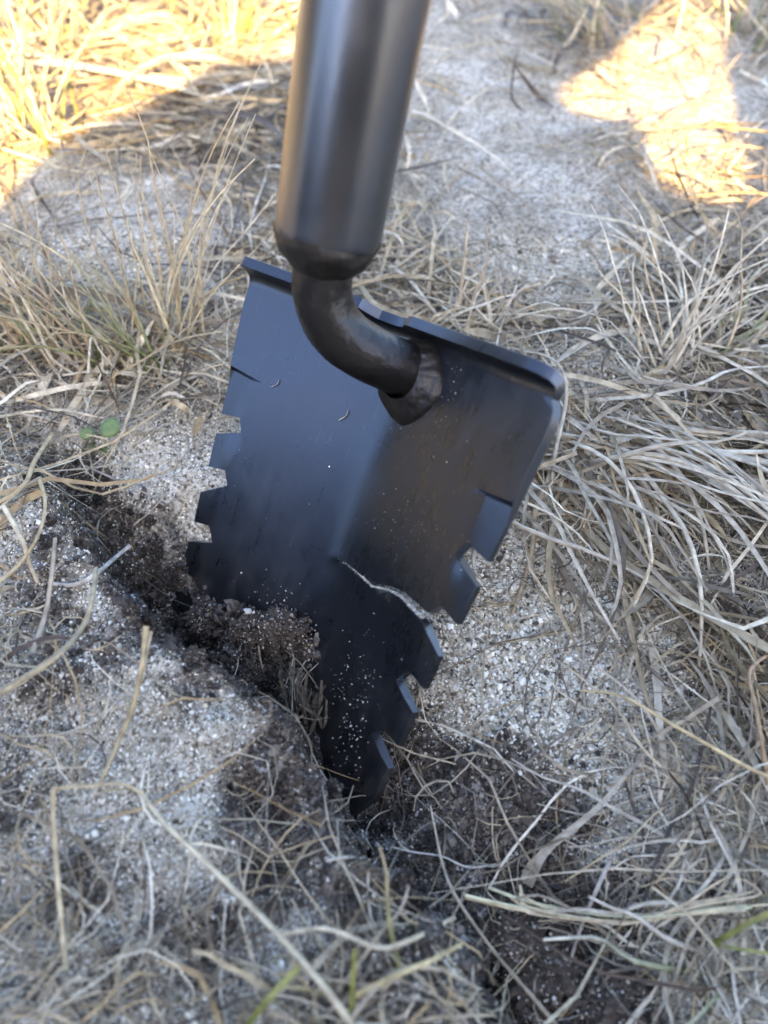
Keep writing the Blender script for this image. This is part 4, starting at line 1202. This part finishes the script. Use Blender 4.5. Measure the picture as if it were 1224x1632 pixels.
def green_leaf(pix, label, w0, w1):
    stalk('green_leaf', pix, label, 'leaf', w0 * 0.85, w1 * 0.8, (0.19, 0.21, 0.05), True, (0.30, 0.28, 0.08))
green_leaf([(1132, 1506, 5), (1165, 1488, 9), (1195, 1470, 12), (1240, 1450, 12)], 'olive green leaf slanting up to the right edge', 2.0, 2.2)
green_leaf([(1132, 1504, 5), (1175, 1512, 8), (1240, 1522, 9)], 'dull green leaf lying under the olive one', 1.4, 1.2)
green_leaf([(390, 1640, 8), (430, 1590, 12), (478, 1540, 14)], 'bright green leaf slanting at the bottom left', 2.2, 2.0)
green_leaf([(560, 1640, 6), (562, 1570, 12), (566, 1512, 16)], 'short upright green leaf at the bottom edge', 1.9, 1.5)
green_leaf([(82, 250, 2), (62, 200, 18), (30, 130, 32), (0, 85, 40)], 'long olive leaf arching out of the shaded tuft at upper left', 2.4, 1.4)
green_leaf([(262, 110, 4), (285, 65, 20), (320, 15, 36), (345, -20, 42)], 'yellow green sunlit leaf slanting right near the handle', 3.0, 2.0)

# ------------------------------------------------------------------ seedling with round leaves
def seedling():
    base = on_land(140, 712)
    e = empty('seedling', base)
    tag(e, 'small green seedling with round leaves beside the left bank', 'seedling')
    m, nt, b = new_mat('seedling_leaf')
    b.inputs['Base Color'].default_value = (0.10, 0.155, 0.05, 1); b.inputs['Roughness'].default_value = 0.55
    at = N(nt, 'ShaderNodeTexNoise', Scale=500.0); tc = N(nt, 'ShaderNodeTexCoord'); nt.links.new(tc.outputs['Object'], at.inputs['Vector'])
    nt.links.new(ramp(nt, at.outputs[0], [(0.3, (0.085, 0.13, 0.045)), (0.7, (0.14, 0.20, 0.065))]), b.inputs['Base Color'])
    for (x, y, h, rx, ry, ang, dz) in ((175, 681, 7, 3.9, 2.9, 0.9, 0.35), (138, 690, 6, 2.6, 2.0, 0.3, 0.25), (142, 716, 2, 2.3, 1.8, 0.2, 0.2), (166, 718, 1, 2.2, 1.5, -0.2, 0.2)):
        c = on_land(x, y, h / 1000) - base
        V = [c]; F = []
        for ring in (0.5, 1.0):
            for k in range(14):
                th = k * 2 * PI / 14
                r = ring * (1 - 0.10 * math.cos(th) ** 8)
                u, v = rx * r * math.cos(th), ry * r * math.sin(th)
                z = -dz * 0.6 * (v / ry) ** 2 * ry * 0.4 + 0.5 * u * dz
                V.append(c + np.array([u * math.cos(ang) - v * math.sin(ang), u * math.sin(ang) + v * math.cos(ang) , z + 0.35 * v]) / 1000)
        F += [[0, 1 + k, 1 + (k + 1) % 14] for k in range(14)]
        F += [[1 + k, 15 + k, 15 + (k + 1) % 14, 1 + (k + 1) % 14] for k in range(14)]
        me = bpy.data.meshes.new('leaf'); me.from_pydata([tuple(v) for v in V], [], F); me.update()
        me.polygons.foreach_set('use_smooth', np.ones(len(me.polygons), bool))
        lf = link('leaf', me, m, e)
        so = lf.modifiers.new('thick', 'SOLIDIFY'); so.thickness = 0.0003
        Vs, Fs, Cs = stalk_mesh('stem', [np.zeros(3), c * 0.5 + np.array([0, 0, 0.001]), c], 0.0006, 0.0005, (0.14, 0.15, 0.06), False, 8)
        link('stem', mesh_np('stem', Vs, Fs, True, Cs), MAT_STRAW, lf)
seedling()

# ------------------------------------------------------------------ clods, pebbles, wood
def lump(name, x, y, r, label, cat, mat, dz=0.3, seed=0, rough=0.35, sq=(1, 1, 0.8), coat=0):
    c = on_land(x, y); r = r / 1000.0
    bm = bmesh.new(); bmesh.ops.create_icosphere(bm, subdivisions=5 if r > 0.002 else 2, radius=1.0)
    from mathutils import noise
    for v in bm.verts:
        p = v.co.copy() * 1.6 + Vector((seed * 3.1, seed * 1.7, 0))
        f = 1 + rough * noise.noise(p) + rough * 0.8 * noise.noise(p * 2.3) + rough * 0.7 * noise.noise(p * 5.1) + rough * 0.5 * noise.noise(p * 9) + rough * 0.4 * noise.noise(p * 17)
        v.co = Vector((v.co.x * sq[0], v.co.y * sq[1], v.co.z * sq[2])) * f * r
    me = bpy.data.meshes.new(name); bm.to_mesh(me); bm.free()
    me.polygons.foreach_set('use_smooth', np.ones(len(me.polygons), bool))
    o = link(name, me, mat); o.location = (c[0], c[1], c[2] + r * dz)
    tag(o, label, cat)
    if coat:
        idx = RNG.integers(0, len(me.vertices), coat)
        P = np.array([me.vertices[int(i)].co for i in idx])
        rad = np.exp(RNG.normal(math.log(0.00027), 0.35, coat))
        d = RNG.random(coat) < 0.82
        tint = np.where(d[:, None], SOIL_PAL[RNG.integers(0, 6, coat)] * 1.3, SAND_PAL[RNG.integers(0, 7, coat)]) 
        grains('clinging_grains', P, rad, tint, o)
    return o
lump('soil_clod', 334, 990, 4.8, 'dark grey clod pressed against the lower left of the blade', 'clod', MAT_CLOD, 0.6, 1, 0.7, coat=1300)
lump('soil_clod', 398, 1008, 4.6, 'brown clod carrying a white pebble in front of the blade', 'clod', MAT_CLOD, 0.6, 2, 0.75, coat=1300)
lump('soil_clod', 452, 1012, 5.4, 'largest crumbly clod in front of the middle of the blade', 'clod', MAT_CLOD, 0.6, 3, 0.8, (1.2, 0.8, 0.8), coat=1700)
lump('soil_clod', 500, 1036, 3.6, 'small clod at the right end of the row by the blade', 'clod', MAT_CLOD, 0.4, 4, 0.5, coat=800)
lump('pebble', 396, 984, 1.3, 'white pebble on the brown clod by the blade', 'pebble', MAT_PEBBLE, 3.2, 5, 0.2, (1.3, 0.8, 0.8))
lump('soil_clod', 815, 1495, 6.5, 'round dark clod in the pit under the straw bundle', 'clod', MAT_CLOD, 0.2, 6, 0.4, coat=1300)
lump('soil_clod', 880, 1545, 8.0, 'dark clod in the pit near the bottom edge', 'clod', MAT_CLOD, 0.1, 7, 0.5, (1.2, 0.8, 0.7), coat=1500)
lump('soil_clod', 985, 1590, 7.0, 'brown clod at the bottom right below the straw bundle', 'clod', MAT_CLOD, 0.1, 8, 0.5, (1.3, 0.9, 0.7), coat=1300)
lump('soil_clod', 215, 905, 5.0, 'brown clod down inside the dark hole', 'clod', MAT_CLOD, 0.2, 9, 0.5, coat=800)
lump('pebble', 1080, 1100, 1.6, 'bluish white chip among the matted grass', 'pebble', MAT_PEBBLE, 0.7, 10, 0.25, (0.8, 1.2, 0.6))
lump('pebble', 952, 1237, 0.9, 'tiny white quartz pebble on the dark soil at lower right', 'pebble', MAT_PEBBLE, 0.7, 11, 0.2)

def splinters():
    base = on_land(492, 1120)
    e = empty('wood_fragment', base)
    tag(e, 'splintered grey brown wood fragment wedged between bank and blade', 'wood')
    rs = random.Random(9)
    for k in range(26):
        x = 456 + k * 2.5 + rs.uniform(-4, 4); yb = 1105 + rs.uniform(-15, 45) + k * 1.2; yt = 1045 + rs.uniform(-15, 35) + k * 0.8
        a = on_land(x, yb, 0.001); b = a + np.array([rs.gauss(-.001, .0028), rs.uniform(.001, .007), (yb - yt) * 0.00012 + rs.uniform(0, 0.003)])
        V, F, C = stalk_mesh('splinter', [a, (a + b) / 2 + np.array([rs.uniform(-1, 1), 0, 0]) * 4e-4, b], 0.0016, 0.0006, (0.2, 0.16, 0.12), False, 6)
        link('splinter', mesh_np('splinter', V - base, F, False, C), MAT_WOOD, e)
splinters()

# loose fibres stuck on the blade
for (a0, v0, a1, v1, lab) in ((-40.5, 26.5, -38.6, 23.6, 'tiny pale fibre stuck on the upper left of the blade'), (-14.6, 27.6, -12.6, 23.8, 'tiny tan fibre stuck below the neck of the spade')):
    q = np.array([surf(a0, v0, 0) + [0, 0, -0.4], surf((a0 + a1) / 2 + 0.9, (v0 + v1) / 2, 0) + [0, 0, -0.6], surf(a1, v1, 0) + [0, 0, -0.4]])
    P = loc2world(q)
    V, F, C = stalk_mesh('fibre', P, 0.0004, 0.0003, (0.55, 0.50, 0.38), False, 8)
    o = link('fibre', mesh_np('fibre', V - P[0], F, True, C), MAT_STRAW); o.location = P[0]
    tag(o, lab, 'fibre')

# ------------------------------------------------------------------ unseen kneeling figure, outline and opening shaped to cast the shade
def unseen_person():
    def g(x, y): return px(x, y, 0.0)[:2]
    left = [np.array([-0.50, 0.13]), np.array([-0.42, 0.21]), np.array([-0.32, 0.258]), g(-60, 374), g(0, 335), g(35, 290), g(90, 235), g(170, 195), g(250, 165), g(290, 140), g(350, 105), g(470, 98), g(560, 60), g(650, 0), g(700, -60)]
    outer = [np.array([-0.52, -0.05])] + left + [np.array([0.12, 0.85]), np.array([0.30, 1.0]), np.array([0.52, 0.85]), np.array([0.60, 0.5]), np.array([0.62, 0.0]), np.array([0.5, -0.52]), np.array([-0.4, -0.52])]
    hole = [g(*p) for p in [(822, 172), (910, 132), (982, 86), (1034, 28), (1070, -20), (1112, -14), (1142, 35), (1155, 110), (1166, 180), (1180, 240), (1200, 322), (1120, 318), (1026, 300), (1024, 240), (1016, 190), (930, 182)]]
    hl = LDIR[:2] / np.linalg.norm(LDIR[:2]); tanE = math.tan(SUN_EL)
    def place(q, off):
        # slide back along the light to an upright plane behind the camera
        s = (q[1] + 0.62) / hl[1] + off
        return np.array([q[0] - hl[0] * s, q[1] - hl[1] * s, s * tanE])
    loops = [[Vector((*p, 0)) for p in outer], [Vector((*p, 0)) for p in hole]]
    tri = geometry.tessellate_polygon(loops)
    allp = list(outer) + list(hole); n = len(allp)
    V = [place(p, -0.07) for p in allp] + [place(p, 0.11) for p in allp]
    F = [list(t) for t in tri] + [[k + n for k in reversed(t)] for t in tri]
    no = len(outer)
    for rng_ in (range(no), range(no, n)):
        r = list(rng_)
        for i in range(len(r)):
            a, b = r[i], r[(i + 1) % len(r)]
            F.append([a, b, b + n, a + n])
    bm = bmesh.new()
    vs = [bm.verts.new(v) for v in V]
    for f in F:
        try: bm.faces.new([vs[k] for k in f])
        except ValueError: pass
    bmesh.ops.recalc_face_normals(bm, faces=bm.faces)
    def capsule(a, b, ra, rb):
        a = Vector(a); b = Vector(b); d = b - a
        q = d.to_track_quat('Z', 'Y').to_matrix().to_4x4()
        for k, (p, r) in enumerate(((a, ra), (b, rb))):
            bmesh.ops.create_icosphere(bm, subdivisions=3, radius=r, matrix=Matrix.Translation(p))
        bmesh.ops.create_cone(bm, cap_ends=True, segments=24, radius1=ra, radius2=rb, depth=d.length, matrix=Matrix.Translation((a + b) / 2) @ q)
    # kneeling legs, neck, head; left knee set forward to darken the blade reflection
    capsule((-0.30, -0.62, 0.13), (-0.33, -0.01, 0.11), 0.10, 0.085); capsule((-0.33, -0.01, 0.085), (-0.36, -0.40, 0.06), 0.075, 0.05); capsule((-0.36, -0.40, 0.05), (-0.36, -0.52, 0.04), 0.045, 0.035)
    capsule((0.24, -0.70, 0.30), (0.32, -0.38, 0.09), 0.10, 0.075); capsule((0.32, -0.38, 0.08), (0.29, -0.78, 0.06), 0.07, 0.05); capsule((0.29, -0.78, 0.05), (0.29, -0.90, 0.04), 0.045, 0.035)
    capsule((0.52, -0.64, 0.98), (0.52, -0.62, 1.10), 0.08, 0.06); capsule((0.52, -0.60, 1.17), (0.52, -0.61, 1.23), 0.085, 0.09)
    capsule((0.52, -0.51, 1.17), (0.52, -0.50, 1.19), 0.016, 0.012)
    bmesh.ops.translate(bm, verts=bm.verts, vec=(0, 0, 0))
    me = bpy.data.meshes.new('unseen_person'); bm.to_mesh(me); bm.free()
    o = link('unseen_person', me, MAT_CLOTH)
    tag(o, 'unseen figure kneeling in dark clothes, shaped to cast the shade on the dug ground', 'unseen_person')
    rm = o.modifiers.new('skin', 'REMESH'); rm.mode = 'VOXEL'; rm.voxel_size = 0.007; rm.use_smooth_shade = True
    smo = o.modifiers.new('soft', 'SMOOTH'); smo.iterations = 1; smo.factor = 0.5
unseen_person()
